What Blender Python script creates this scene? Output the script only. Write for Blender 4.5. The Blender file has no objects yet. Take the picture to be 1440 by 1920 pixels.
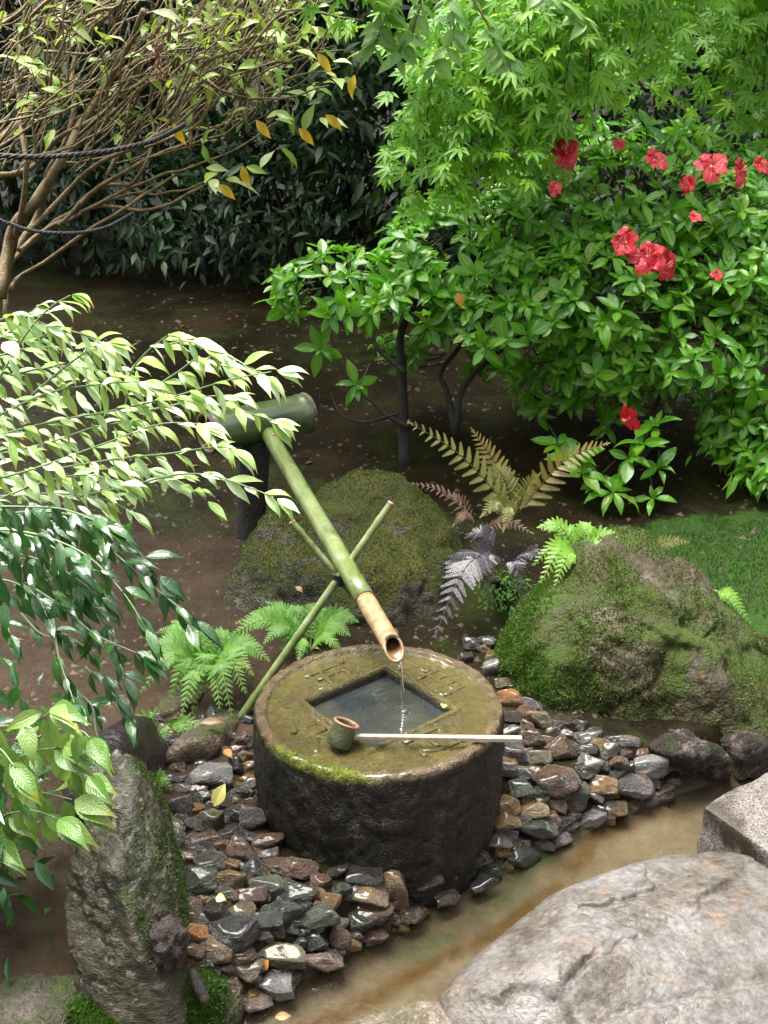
import bpy, bmesh, math, random, re
import numpy as np
from mathutils import Vector, Matrix

random.seed(11)
rng = np.random.default_rng(7)
R = math.radians
scene = bpy.context.scene
COL = scene.collection

# ------------------------------------------------------------------ camera, sky, sun, exposure
CAM_Z, PITCH, F = 1.58, R(21.8), 2000.0          # metres, radians, focal length in pixels of a 1440 px wide frame
cd = bpy.data.cameras.new('camera')
cd.sensor_fit = 'HORIZONTAL'; cd.sensor_width = 36.0; cd.lens = 36.0 * F / 1440.0
cd.clip_start = 0.05; cd.clip_end = 200
cam = bpy.data.objects.new('camera', cd); COL.objects.link(cam)
cam.location = (0, 0, CAM_Z); cam.rotation_euler = (math.pi / 2 - PITCH, 0, 0)
scene.camera = cam

SUN_EL, SUN_AZ = R(73), R(-62)                    # azimuth measured from +Y towards +X
world = bpy.data.worlds.new('World'); scene.world = world; world.use_nodes = True
wn = world.node_tree; bg = wn.nodes['Background']
sky = wn.nodes.new('ShaderNodeTexSky'); sky.sky_type = 'NISHITA'; sky.sun_disc = False
sky.sun_elevation = SUN_EL; sky.sun_rotation = SUN_AZ
sky.air_density = 1.0; sky.dust_density = 4.0; sky.ozone_density = 1.0
hs = wn.nodes.new('ShaderNodeHueSaturation'); hs.inputs['Saturation'].default_value = 0.12
wn.links.new(sky.outputs[0], hs.inputs['Color']); wn.links.new(hs.outputs[0], bg.inputs['Color'])
bg.inputs['Strength'].default_value = 0.075
sl = bpy.data.lights.new('sun', 'SUN'); sl.energy = 1.5; sl.angle = R(40); sl.color = (1.0, 0.96, 0.88)
sun = bpy.data.objects.new('sun', sl); COL.objects.link(sun)
sdir = Vector((math.sin(SUN_AZ) * math.cos(SUN_EL), math.cos(SUN_AZ) * math.cos(SUN_EL), math.sin(SUN_EL)))
sun.rotation_euler = sdir.to_track_quat('Z', 'Y').to_euler()
vs = scene.view_settings
vs.view_transform = 'Standard'; vs.look = 'None'; vs.gamma = 1.0; vs.use_curve_mapping = False
vs.exposure = 2.95

# ------------------------------------------------------------------ geometry helpers
CP, SP = math.cos(PITCH), math.sin(PITCH)
def ray(px, py):
    u, v = (px - 720) / F, (960 - py) / F
    return np.array((u, CP + v * SP, -SP + v * CP))
def at_z(px, py, z):
    d = ray(px, py); return np.array((0, 0, CAM_Z)) + d * ((z - CAM_Z) / d[2])
def at_y(px, py, y):
    d = ray(px, py); return np.array((0, 0, CAM_Z)) + d * (y / d[1])
def project(p):
    q = np.asarray(p, float) - np.array((0, 0, CAM_Z))
    dep = q[..., 1] * CP - q[..., 2] * SP
    up = q[..., 1] * SP + q[..., 2] * CP
    dep_ = np.maximum(dep, 1e-3)
    return 720 + F * q[..., 0] / dep_, 960 - F * up / dep_, dep

_perm = np.random.default_rng(3).permutation(256); _perm = np.concatenate([_perm, _perm, _perm])
_val = np.random.default_rng(4).uniform(-1, 1, 256)
def vnoise(P):
    P = np.asarray(P, float); I = np.floor(P).astype(int); f = P - I
    w = f * f * f * (f * (f * 6 - 15) + 10)
    I &= 255
    def h(dx, dy, dz):
        return _val[_perm[_perm[_perm[(I[:, 0] + dx) & 255] + ((I[:, 1] + dy) & 255)] + ((I[:, 2] + dz) & 255)]]
    def lx(dy, dz): return h(0, dy, dz) * (1 - w[:, 0]) + h(1, dy, dz) * w[:, 0]
    a = lx(0, 0) * (1 - w[:, 1]) + lx(1, 0) * w[:, 1]
    b = lx(0, 1) * (1 - w[:, 1]) + lx(1, 1) * w[:, 1]
    return a * (1 - w[:, 2]) + b * w[:, 2]
def fbm(P, octaves=4, gain=0.5):
    P = np.asarray(P, float); s = 0; a = 1.0
    for k in range(octaves):
        s = s + a * vnoise(P * (2.03 ** k) + 17.3 * k); a *= gain
    return s

def norm(v):
    v = np.asarray(v, float); return v / (np.linalg.norm(v) + 1e-12)
def mesh(name, V, Fc, mat=None, uv=None, smooth=True):
    me = bpy.data.meshes.new(name)
    V = np.asarray(V, float)
    if isinstance(Fc, np.ndarray):
        n, k = Fc.shape
        me.vertices.add(len(V)); me.vertices.foreach_set('co', V.ravel())
        me.loops.add(n * k); me.loops.foreach_set('vertex_index', Fc.ravel().astype(np.int32))
        me.polygons.add(n); me.polygons.foreach_set('loop_start', np.arange(0, n * k, k, dtype=np.int32))
        me.update(calc_edges=True)
    else:
        me.from_pydata(V.tolist(), [], [list(f) for f in Fc])
    if uv is not None:
        lay = me.uv_layers.new(name='UVMap')
        li = np.empty(len(me.loops), np.int32); me.loops.foreach_get('vertex_index', li)
        lay.data.foreach_set('uv', np.asarray(uv, float)[li].ravel())
    if smooth:
        me.polygons.foreach_set('use_smooth', np.ones(len(me.polygons), bool))
    if mat: me.materials.append(mat)
    me.update()
    return me
def link(name, data, parent=None, M=None, kind=None):
    o = bpy.data.objects.new(name, data); COL.objects.link(o)
    if parent is not None: o.parent = parent
    if M is not None: o.matrix_basis = M
    if kind: o['kind'] = kind
    return o
def tag(o, label, cat, group=None):
    o['label'] = label; o['category'] = cat
    if group: o['group'] = group
    return o
def thing(name, label, cat, loc=(0, 0, 0), group=None):
    o = bpy.data.objects.new(name, None); COL.objects.link(o); o.location = [float(c) for c in loc]
    o.empty_display_size = 0.05
    return tag(o, label, cat, group)
def T(p): return Matrix.Translation(Vector([float(c) for c in p]))
def wpart(name, me, root, kind=None):               # a part whose mesh is in world coordinates
    return link(name, me, root, T(-np.array(root.location)), kind)
def catmull(pts, n):
    pts = np.asarray(pts, float)
    if len(pts) < 3:
        t = np.linspace(0, 1, n)[:, None]; return pts[0] * (1 - t) + pts[-1] * t
    P = np.vstack([2 * pts[0] - pts[1], pts, 2 * pts[-1] - pts[-2]])
    out = []
    for t in np.linspace(0, len(pts) - 1 - 1e-6, n):
        i = int(t); f = t - i; a, b, c, d = P[i:i + 4]
        out.append(0.5 * (2 * b + (c - a) * f + (2 * a - 5 * b + 4 * c - d) * f * f + (3 * b - a - 3 * c + d) * f ** 3))
    return np.array(out)
def tube(pts, rad, sides=6, cap=True):
    pts = np.asarray(pts, float); n = len(pts)
    rad = np.broadcast_to(np.asarray(rad, float), (n,))
    tg = np.gradient(pts, axis=0); tg /= np.linalg.norm(tg, axis=1)[:, None] + 1e-12
    ref = np.array((0, 0, 1.0)) if abs(tg[0][2]) < 0.9 else np.array((1.0, 0, 0))
    V = []; a = np.linspace(0, 2 * np.pi, sides, endpoint=False)
    side = norm(np.cross(tg[0], ref))
    for i in range(n):
        side = norm(side - tg[i] * side.dot(tg[i])); up = np.cross(side, tg[i])
        V.append(pts[i] + rad[i] * (np.cos(a)[:, None] * side + np.sin(a)[:, None] * up))
    V = np.vstack(V); Fc = []
    for i in range(n - 1):
        for j in range(sides):
            k = (j + 1) % sides
            Fc.append((i * sides + j, i * sides + k, (i + 1) * sides + k, (i + 1) * sides + j))
    Fc = np.array(Fc)
    if cap:                                          # close both ends with a centre vertex
        V = np.vstack([V, pts[:1], pts[-1:]]); c0, c1 = len(V) - 2, len(V) - 1
        ends = [(c0, (j + 1) % sides, j, j) for j in range(sides)] + [(c1, (n - 1) * sides + j, (n - 1) * sides + (j + 1) % sides, (n - 1) * sides + (j + 1) % sides) for j in range(sides)]
        return V, [tuple(f) for f in Fc] + [e[:3] for e in ends]
    return V, [tuple(f) for f in Fc]
class MB:                                            # collects shapes that make up ONE mesh
    def __init__(s): s.V = []; s.F = []; s.n = 0
    def add(s, V, Fc):
        s.V.append(np.asarray(V, float)); s.F += [tuple(i + s.n for i in f) for f in Fc]; s.n += len(V)
    def tube(s, pts, rad, sides=5): s.add(*tube(pts, rad, sides))
    def mesh(s, name, mat, smooth=True): return mesh(name, np.vstack(s.V), s.F, mat, None, smooth)

# ------------------------------------------------------------------ material helpers
class N:
    def __init__(s, name):
        s.mat = bpy.data.materials.new(name); s.mat.use_nodes = True
        s.t = s.mat.node_tree; s.t.nodes.clear()
        s.out = s.t.nodes.new('ShaderNodeOutputMaterial')
    def n(s, ty, ins=None, **props):
        nd = s.t.nodes.new(ty)
        for k, v in props.items(): setattr(nd, k, v)
        for k, v in (ins or {}).items(): s.put(nd.inputs[k], v)
        return nd
    def put(s, sock, v):
        if hasattr(v, 'is_output'): s.t.links.new(v, sock)
        elif isinstance(v, (tuple, list)) and len(v) == 3 and sock.type == 'RGBA': sock.default_value = (*v, 1)
        else: sock.default_value = v
    def math(s, op, a, b=0.0, c=0.0, clamp=False):
        nd = s.n('ShaderNodeMath', operation=op, use_clamp=clamp)
        s.put(nd.inputs[0], a); s.put(nd.inputs[1], b); s.put(nd.inputs[2], c); return nd.outputs[0]
    def mix(s, f, a, b, mode='MIX'):
        nd = s.n('ShaderNodeMix', data_type='RGBA', blend_type=mode, clamp_factor=True)
        s.put(nd.inputs[0], f); s.put(nd.inputs[6], a); s.put(nd.inputs[7], b); return nd.outputs[2]
    def noise(s, scale, detail=4, rough=0.55, vec=None, dist=0.0):
        nd = s.n('ShaderNodeTexNoise', {'Scale': scale, 'Detail': detail, 'Roughness': rough, 'Distortion': dist})
        if vec is not None: s.put(nd.inputs['Vector'], vec)
        return nd.outputs['Fac']
    def ramp(s, fac, stops):
        nd = s.n('ShaderNodeValToRGB'); el = nd.color_ramp.elements
        while len(el) < len(stops): el.new(0.5)
        for e, (p, c) in zip(el, stops):
            e.position = p; e.color = (*c, 1) if isinstance(c, tuple) else (c, c, c, 1)
        s.put(nd.inputs[0], fac); return nd.outputs[0]
    def step(s, x, lo, hi):
        nd = s.n('ShaderNodeMapRange', interpolation_type='SMOOTHSTEP')
        s.put(nd.inputs[0], x); nd.inputs[1].default_value = lo; nd.inputs[2].default_value = hi; return nd.outputs[0]
    def pos(s): return s.n('ShaderNodeNewGeometry').outputs['Position']
    def objc(s): return s.n('ShaderNodeTexCoord').outputs['Object']
    def nz(s):
        return s.n('ShaderNodeSeparateXYZ', {0: s.n('ShaderNodeNewGeometry').outputs['Normal']}).outputs[2]
    def attr(s, name): return s.n('ShaderNodeAttribute', attribute_name=name).outputs['Fac']
    def bump(s, h, strength=0.5, dist=0.01): return s.n('ShaderNodeBump', {'Height': h, 'Strength': strength, 'Distance': dist}).outputs[0]
    def done(s, col, rough=0.5, normal=None, spec=0.5, coat=0.0, coat_rough=0.05, **kw):
        p = s.n('ShaderNodeBsdfPrincipled', {'Base Color': col, 'Roughness': rough, 'Specular IOR Level': spec, 'Coat Weight': coat, 'Coat Roughness': coat_rough})
        if normal is not None: s.put(p.inputs['Normal'], normal)
        for k, v in kw.items(): s.put(p.inputs[k], v)
        s.t.links.new(p.outputs[0], s.out.inputs[0]); return s.mat

def rock_mat(name, cols, moss=None, scale=9, moss_at=(0.5, 0.62), up=0.25, rough=(0.25, 0.6), bump=0.6, coat=0.0, spots=None, spec=0.3, stretch=None):
    m = N(name); p = m.pos()
    if stretch: p = m.n('ShaderNodeMapping', {'Vector': p, 'Rotation': stretch[0], 'Scale': stretch[1]}).outputs[0]
    a = m.noise(scale, 6, 0.6, p, 0.3); b = m.noise(scale * 5, 4, 0.6, p); c = m.noise(scale * 15, 2, 0.55, p)
    k = m.math('ADD', m.math('MULTIPLY', a, 0.62), m.math('MULTIPLY', b, 0.38))
    st = [(0.33 + 0.34 * i / (len(cols) - 1), c_) for i, c_ in enumerate(cols)]
    col = m.ramp(k, st)
    col = m.mix(0.75, col, m.ramp(c, [(0.3, 0.42), (0.7, 1.0)]), 'MULTIPLY')
    if spots:
        col = m.mix(m.step(m.noise(scale * 3.1, 4, 0.7, p, 0.6), *spots[1]), col, spots[0])
    r = m.n('ShaderNodeMapRange', {0: b, 1: 0.35, 2: 0.65, 3: rough[0], 4: rough[1]}).outputs[0]
    h = m.math('ADD', m.math('MULTIPLY', b, 0.7), m.math('MULTIPLY', c, 0.3))
    if moss:
        q = m.pos()
        mk = m.math('ADD', m.noise(scale * 0.55, 6, 0.68, q, 0.5), m.math('MULTIPLY', m.math('SUBTRACT', m.nz(), 0.5), up))
        mk = m.math('ADD', mk, m.math('MULTIPLY', m.math('SUBTRACT', m.noise(scale * 9, 3, 0.7, q), 0.5), 0.3))
        mk = m.step(mk, *moss_at)
        mc = m.mix(m.step(m.noise(scale * 1.1, 4, 0.6, q), 0.4, 0.62), moss[0], moss[1])
        mc = m.mix(0.8, mc, m.ramp(m.noise(scale * 24, 3, 0.7, q), [(0.3, 0.35), (0.7, 1.0)]), 'MULTIPLY')
        col = m.mix(mk, col, mc)
        r = m.math('ADD', m.math('MULTIPLY', r, m.math('SUBTRACT', 1, mk)), m.math('MULTIPLY', mk, 0.85))
        h = m.math('ADD', h, m.math('MULTIPLY', m.math('MULTIPLY', mk, m.noise(scale * 18, 3, 0.7, q)), 1.2))
    return m.done(col, r, m.bump(h, bump, 0.02), spec=spec, coat=coat, coat_rough=0.12)

def leaf_mat(name, cols, rough=0.28, trans=0.25, tcol=None, vein=0.35, tip=None, coat=0.0):
    m = N(name)
    rnd = m.math('FRACT', m.math('ADD', m.n('ShaderNodeObjectInfo').outputs['Random'], m.n('ShaderNodeNewGeometry').outputs['Random Per Island']))
    col = m.ramp(rnd, [(i / max(1, len(cols) - 1), c) for i, c in enumerate(cols)])
    uv = m.n('ShaderNodeSeparateXYZ', {0: m.n('ShaderNodeUVMap').outputs[0]})
    du = m.math('ABSOLUTE', m.math('SUBTRACT', uv.outputs[0], 0.5))
    if tip: col = m.mix(m.step(m.math('ADD', uv.outputs[1], m.math('MULTIPLY', rnd, 0.3)), 0.85, 1.12), col, tip)
    rib = m.math('SUBTRACT', 1.0, m.step(du, 0.015, 0.07))
    lat = m.math('SINE', m.math('MULTIPLY', m.math('SUBTRACT', uv.outputs[1], m.math('MULTIPLY', du, 0.6)), 62.0))
    col = m.mix(m.math('MULTIPLY', rib, vein), col, tuple(min(1, c * 2.2 + 0.04) for c in cols[-1]))
    p = m.pos()
    col = m.mix(0.35, col, m.ramp(m.noise(60, 3, 0.6, p), [(0.3, 0.5), (0.7, 1.0)]), 'MULTIPLY')
    h = m.math('ADD', m.math('MULTIPLY', lat, 0.10), m.math('MULTIPLY', m.noise(170, 2, 0.6, p), 1.1))
    h = m.math('SUBTRACT', h, m.math('MULTIPLY', rib, 0.8))
    pr = m.n('ShaderNodeBsdfPrincipled', {'Base Color': col, 'Roughness': rough, 'Specular IOR Level': 0.5, 'Normal': m.bump(h, 0.35, 0.004), 'Coat Weight': coat, 'Coat Roughness': 0.1})
    tr = m.n('ShaderNodeBsdfTranslucent', {'Color': tcol or tuple(min(1, c * 1.7) for c in cols[-1])})
    mx = m.n('ShaderNodeMixShader', {0: trans}); m.t.links.new(pr.outputs[0], mx.inputs[1]); m.t.links.new(tr.outputs[0], mx.inputs[2])
    m.t.links.new(mx.outputs[0], m.out.inputs[0]); return m.mat

def plain(name, c1, c2, scale=30, rough=0.5, bump=0.4, coat=0.0, obj=False):
    m = N(name); p = m.objc() if obj else m.pos()
    a = m.noise(scale, 5, 0.65, p, 0.4)
    return m.done(m.ramp(a, [(0.3, c1), (0.7, c2)]), rough, m.bump(m.noise(scale * 4, 4, 0.6, p), bump, 0.01), coat=coat)

# ------------------------------------------------------------------ the lie of the land
WATER_Z = -0.045
bank_px = [(380, 1935), (470, 1893), (600, 1832), (720, 1762), (800, 1706), (880, 1662), (960, 1622), (1060, 1578), (1130, 1550), (1230, 1502), (1330, 1474), (1440, 1430), (1600, 1380), (2000, 1250)]
bank = np.array([at_z(x, y, WATER_Z)[:2] for x, y in bank_px])
bank = np.vstack([bank[0] + (bank[0] - bank[1]) * 6, bank])
def polydist(X, line):                               # signed distance to a polyline: positive on its left (far bank) side
    best = np.full(len(X), 1e9); sign = np.ones(len(X))
    for a, b in zip(line[:-1], line[1:]):
        d = b - a; t = np.clip(((X - a) @ d) / d.dot(d), 0, 1)
        q = X - (a + t[:, None] * d); dist = np.hypot(q[:, 0], q[:, 1])
        c = d[0] * (X[:, 1] - a[1]) - d[1] * (X[:, 0] - a[0])
        m = dist < best; best = np.where(m, dist, best); sign = np.where(m, np.sign(c), sign)
    return best * sign
def sm(x, a, b):
    t = np.clip((x - a) / (b - a), 0, 1); return t * t * (3 - 2 * t)
def gz(X):
    X = np.atleast_2d(np.asarray(X, float))[:, :2]
    s = polydist(X, bank)
    z = -0.075 + 0.135 * sm(s, -0.02, 0.082)
    z = z + 0.03 * sm(-s, 0.16, 0.5) + 0.02 * sm(-s, 0.5, 1.2)
    y = X[:, 1]
    z = z + 0.12 * np.maximum(0, y - 2.75) - 0.07 * np.maximum(0, y - 7.0) + 0.75 * np.maximum(0, y - 9.5)
    z = z + 0.02 * sm(-X[:, 0], 0.45, 0.8)
    P3 = np.c_[X, np.zeros(len(X))]
    z = z + 0.012 * fbm(P3 * 2.3, 3) + 0.004 * fbm(P3 * 14, 3)
    return z
def on_ground(px, py, lift=0.0):
    d = ray(px, py); t = np.linspace(1.4, 9.0, 500) / d[1] * 0.92   # march along the line of sight to the first ground it meets
    for _ in range(2):
        P = np.array((0, 0, CAM_Z)) + t[:, None] * d; k = int(np.argmax(P[:, 2] < gz(P) + lift))
        t = np.linspace(t[max(k - 1, 0)], t[k], 60)
    return np.array((0, 0, CAM_Z)) + t[-1] * d

def axis(lo, hi, dlo, dhi, step_in, n_out):
    inner = np.arange(dlo, dhi, step_in)
    left = dlo - (dlo - lo) * np.linspace(1, 0, n_out, endpoint=False) ** 1.6
    right = dhi + (hi - dhi) * np.linspace(0, 1, n_out + 1) ** 1.6
    return np.concatenate([left, inner, right])
gx = axis(-14, 14, -1.3, 1.5, 0.014, 40); gy = axis(-3, 18, 1.0, 4.2, 0.014, 40)
GX, GY = np.meshgrid(gx, gy)
XY = np.c_[GX.ravel(), GY.ravel()]
Gz = gz(XY)
nx, ny = len(gx), len(gy)
I = (np.arange(ny - 1)[:, None] * nx + np.arange(nx - 1)[None]).ravel()
gme = mesh('ground', np.c_[XY, Gz], np.stack([I, I + 1, I + nx + 1, I + nx], 1))
s_bank = polydist(XY, bank)
def band(px_line, w0, w1, z=-0.075):
    return sm(-np.abs(polydist(XY, np.array([at_z(x, y, z)[:2] for x, y in px_line]))), -w1, -w0)
rust = band([(470, 1990), (640, 1900), (760, 1838), (870, 1782), (960, 1736), (1040, 1672), (1110, 1602), (1160, 1545)], 0.004, 0.035)
rust2 = band([(1060, 1640), (1150, 1560), (1210, 1530)], 0.0, 0.05)
algae = band([(760, 1800), (900, 1715), (980, 1665), (1030, 1630)], 0.0, 0.055)
lawn_c = at_y(1470, 1105, 3.15)
lawn = sm(-np.hypot((XY[:, 0] - lawn_c[0]) / 1.3, (XY[:, 1] - lawn_c[1]) / 0.75), -0.62, -0.38)
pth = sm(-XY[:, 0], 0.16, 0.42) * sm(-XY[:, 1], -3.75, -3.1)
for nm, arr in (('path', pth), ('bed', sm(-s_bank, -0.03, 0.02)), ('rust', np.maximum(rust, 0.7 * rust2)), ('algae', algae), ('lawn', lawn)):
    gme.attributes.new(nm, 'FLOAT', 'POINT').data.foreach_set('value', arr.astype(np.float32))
m = N('earth'); p = m.pos()
a = m.noise(2.6, 6, 0.62, p, 0.4); b = m.noise(38, 5, 0.7, p); c = m.noise(160, 2, 0.6, p)
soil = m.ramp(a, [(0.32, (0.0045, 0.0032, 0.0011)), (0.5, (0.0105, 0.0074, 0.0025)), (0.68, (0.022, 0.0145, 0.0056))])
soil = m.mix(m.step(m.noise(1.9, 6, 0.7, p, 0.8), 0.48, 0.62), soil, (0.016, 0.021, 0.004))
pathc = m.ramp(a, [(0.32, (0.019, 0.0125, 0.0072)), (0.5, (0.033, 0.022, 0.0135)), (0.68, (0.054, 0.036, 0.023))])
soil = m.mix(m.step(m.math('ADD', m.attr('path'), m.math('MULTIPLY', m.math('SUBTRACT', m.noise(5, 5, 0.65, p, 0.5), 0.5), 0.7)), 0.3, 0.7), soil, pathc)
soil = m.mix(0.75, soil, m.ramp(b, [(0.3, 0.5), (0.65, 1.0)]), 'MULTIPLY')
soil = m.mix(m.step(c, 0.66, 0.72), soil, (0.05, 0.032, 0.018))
bed = m.ramp(m.noise(6, 5, 0.6, p, 0.5), [(0.3, (0.068, 0.055, 0.036)), (0.7, (0.125, 0.105, 0.076))])
bed = m.mix(m.math('MULTIPLY', m.attr('algae'), m.step(m.noise(7, 4, 0.6, p, 0.4), 0.3, 0.6)), bed, (0.050, 0.070, 0.032))
bed = m.mix(m.math('MULTIPLY', m.attr('rust'), m.step(m.noise(9, 4, 0.6, p, 0.4), 0.25, 0.6)), bed, (0.066, 0.040, 0.015))
bed = m.mix(0.5, bed, m.ramp(b, [(0.3, 0.55), (0.65, 1.0)]), 'MULTIPLY')
moss = m.ramp(m.noise(90, 4, 0.7, p), [(0.3, (0.008, 0.022, 0.004)), (0.7, (0.030, 0.070, 0.010))])
lw = m.step(m.math('ADD', m.attr('lawn'), m.math('MULTIPLY', m.math('SUBTRACT', m.noise(9, 5, 0.7, p), 0.5), 1.6)), 0.35, 0.65)
col = m.mix(lw, m.mix(m.attr('bed'), soil, bed), moss)
rough = m.n('ShaderNodeMapRange', {0: m.noise(5, 4, 0.6, p), 1: 0.35, 2: 0.65, 3: 0.38, 4: 0.75}).outputs[0]
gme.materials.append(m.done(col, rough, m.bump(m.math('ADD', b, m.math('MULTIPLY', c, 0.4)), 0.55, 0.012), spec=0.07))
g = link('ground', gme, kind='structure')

# water of the stream: a clear sheet that tints what lies under it and mirrors what stands over it
def water_mat(name, tint, ripple, fres=1.33, rough=0.02, dist=0.01):
    m = N(name); p = m.pos()
    h = m.math('ADD', m.noise(ripple, 3, 0.5, p, 0.6), m.math('MULTIPLY', m.noise(ripple * 4, 2, 0.5, p), 0.25))
    nb = m.bump(h, 0.22, dist)
    fr = m.n('ShaderNodeFresnel', {'IOR': fres, 'Normal': nb}).outputs[0]
    tr = m.n('ShaderNodeBsdfTransparent', {'Color': tint}); gl = m.n('ShaderNodeBsdfGlossy', {'Color': (1, 1, 1), 'Roughness': rough, 'Normal': nb})
    mx = m.n('ShaderNodeMixShader', {0: fr}); m.t.links.new(tr.outputs[0], mx.inputs[1]); m.t.links.new(gl.outputs[0], mx.inputs[2])
    m.t.links.new(mx.outputs[0], m.out.inputs[0]); return m.mat
side_px = [(x, y) for x, y in bank_px]
far = np.array([at_z(x, y, WATER_Z)[:2] for x, y in side_px])
nrm = np.gradient(far, axis=0); nrm = np.c_[-nrm[:, 1], nrm[:, 0]] / np.linalg.norm(nrm, axis=1)[:, None]
farb = catmull(np.c_[far + nrm * 0.10, np.full(len(far), WATER_Z)], 60)
nearb = catmull(np.c_[far - nrm * 0.75, np.full(len(far), WATER_Z)], 60)
rows = [farb * (1 - t) + nearb * t for t in np.linspace(0, 1, 8)]
V = np.vstack(rows); Fc = [(r * 60 + i, (r + 1) * 60 + i, (r + 1) * 60 + i + 1, r * 60 + i + 1) for r in range(7) for i in range(59)]
link('stream_water', mesh('stream_water', V, Fc, water_mat('shallow_water', (0.90, 0.87, 0.79), 16, dist=0.02)), kind='structure')

# ------------------------------------------------------------------ rocks
_ico = {}
def ico(sub):
    if sub not in _ico:
        bm = bmesh.new(); bmesh.ops.create_icosphere(bm, subdivisions=sub, radius=1)
        V = np.array([v.co[:] for v in bm.verts]); Fc = np.array([[v.index for v in f.verts] for f in bm.faces]); bm.free()
        _ico[sub] = (V / np.linalg.norm(V, axis=1)[:, None], Fc)
    return _ico[sub]
def star(D, planes, p):                              # radius of a rounded polyhedron along directions D
    s = np.zeros(len(D))
    for n, h in planes: s += (np.maximum(0, D @ n) / h) ** p
    return s ** (-1 / p)
def hull_planes(pts):
    bm = bmesh.new()
    for q in pts: bm.verts.new(q)
    bmesh.ops.convex_hull(bm, input=bm.verts); bm.normal_update()
    out = []
    for f in bm.faces:
        n = np.array(f.normal[:]); h = float(n @ np.array(f.verts[0].co[:]))
        if h < 0: n, h = -n, -h
        if h > 1e-4 and not any(n @ n2 > 0.995 for n2, _ in out): out.append((n, h))
    bm.free(); return out
def rock_mesh(name, pts, mat, sub=6, p=9, amp=0.03, freq=4, fine=0.006, crack=0.0, crack_f=2.5, seed=0, layer=None, lines=None):
    pts = np.array(pts); c = pts.mean(0)
    D, Fc = ico(sub)
    V = D * (star(D, hull_planes(pts - c), p) * 1.04)[:, None]
    W = V + c + seed * 7.1
    V = V + D * (amp * fbm(W * freq, 4) + fine * fbm(W * freq * 7, 4, 0.6))[:, None]
    if crack:
        n = vnoise(W * crack_f + 5) + 0.35 * vnoise(W * crack_f * 3)
        V = V - D * (crack * np.exp(-(n / 0.035) ** 2) + crack * 0.5 * np.exp(-((vnoise(W * crack_f * 1.9 + 31) + 0.3 * vnoise(W * crack_f * 7)) / 0.025) ** 2))[:, None]
    if lines:
        G = V + c
        for px_, dp, wd, rise in lines:
            ln = catmull([np.r_[at_z(x_, y_, 0.08)[:2], 0] for x_, y_ in px_], 24)[:, :2]
            q = G[:, :2] + 0.010 * np.c_[vnoise(G * 26), vnoise(G * 26 + 9)] + 0.004 * np.c_[vnoise(G * 70), vnoise(G * 70 + 9)]
            sd_ = polydist(q, ln); near = np.exp(-(sd_ / 0.07) ** 2)
            V[:, 2] += np.where(V[:, 2] > -0.06, -dp * np.exp(-(sd_ / wd) ** 2) + rise * near * sm(sd_, -0.008, 0.008), 0)
    if layer:                                        # ledges across a direction
        d, f, a = layer; t = (W @ norm(d)) * f + 0.8 * fbm(W * 3, 3); V = V + D * (a * (np.abs((t % 1) - 0.5) * 2 - 0.5))[:, None]
    return mesh(name, V, Fc, mat), c, V + c, Fc
def rock(name, label, cat, pts, mat, **kw):
    me, c, W, Fc = rock_mesh(name, pts, mat, **kw)
    o = link(name, me, M=T(c)); tag(o, label, cat)
    return o, W, Fc
def fuzz(parent, W, Fc, n, length, mat, mask, name='moss', seed=1):   # short upright moss shoots on a surface, one part
    r = np.random.default_rng(seed)
    A, B, C = W[Fc[:, 0]], W[Fc[:, 1]], W[Fc[:, 2]]
    nr = np.cross(B - A, C - A); ar = np.linalg.norm(nr, axis=1); nr = nr / (ar[:, None] + 1e-12)
    w = ar * mask((A + B + C) / 3, nr)
    k = r.choice(len(Fc), n, p=w / w.sum()); u = r.random((n, 2)); fl = u.sum(1) > 1; u[fl] = 1 - u[fl]
    P = A[k] + u[:, :1] * (B - A)[k] + u[:, 1:] * (C - A)[k]; nn = nr[k]
    d = nn + np.array((0, 0, 0.5)) + r.normal(0, 0.5, (n, 3)); d /= np.linalg.norm(d, axis=1)[:, None]
    sd = np.cross(d, r.normal(0, 1, (n, 3))); sd /= np.linalg.norm(sd, axis=1)[:, None]
    L = length * r.uniform(0.5, 1.3, n)[:, None]
    V = np.stack([P - sd * L * 0.28, P + sd * L * 0.28, P + d * L], 1).reshape(-1, 3)
    loc = np.array(parent.location) if parent is not None else np.zeros(3)
    me = mesh(name, V - loc, np.arange(3 * n).reshape(n, 3), mat, smooth=False)
    return link(name, me, parent, kind='stuff')
moss_a = leaf_mat('moss_green', [(0.044, 0.060, 0.005), (0.085, 0.102, 0.008), (0.046, 0.080, 0.007)], 0.6, 0.3, vein=0)
moss_b = leaf_mat('moss_bright', [(0.030, 0.080, 0.007), (0.060, 0.125, 0.011)], 0.6, 0.3, vein=0)

# mossy boulder behind the basin
m_b1 = rock_mat('boulder_stone', [(0.020, 0.020, 0.015), (0.055, 0.050, 0.036), (0.11, 0.095, 0.075)], ((0.062, 0.062, 0.008), (0.040, 0.050, 0.007)), scale=7, moss_at=(0.44, 0.60), up=0.32, rough=(0.45, 0.8))
boulder, bW, bF = rock('mossy_boulder', 'rounded moss covered boulder standing behind the stone basin and bamboo spout', 'boulder',
    [at_z(388, 1185, 0.0), at_z(560, 1222, -0.02), at_z(720, 1232, -0.02), at_z(850, 1215, -0.02), at_y(402, 1085, 3.0), at_y(446, 990, 3.1), at_y(545, 920, 3.2), at_y(690, 892, 3.28), at_y(790, 930, 3.28),
     at_y(858, 1010, 3.2), at_y(880, 1100, 3.1), at_y(520, 1090, 2.90), at_y(690, 1080, 2.88), at_y(800, 1090, 2.9), (-0.35, 3.75, 0.08), (0.2, 3.75, 0.08), (-0.1, 3.6, 0.30), (-0.45, 3.5, 0.08)],
    m_b1, amp=0.035, freq=4.5, fine=0.006, crack=0.012, crack_f=4)
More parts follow.
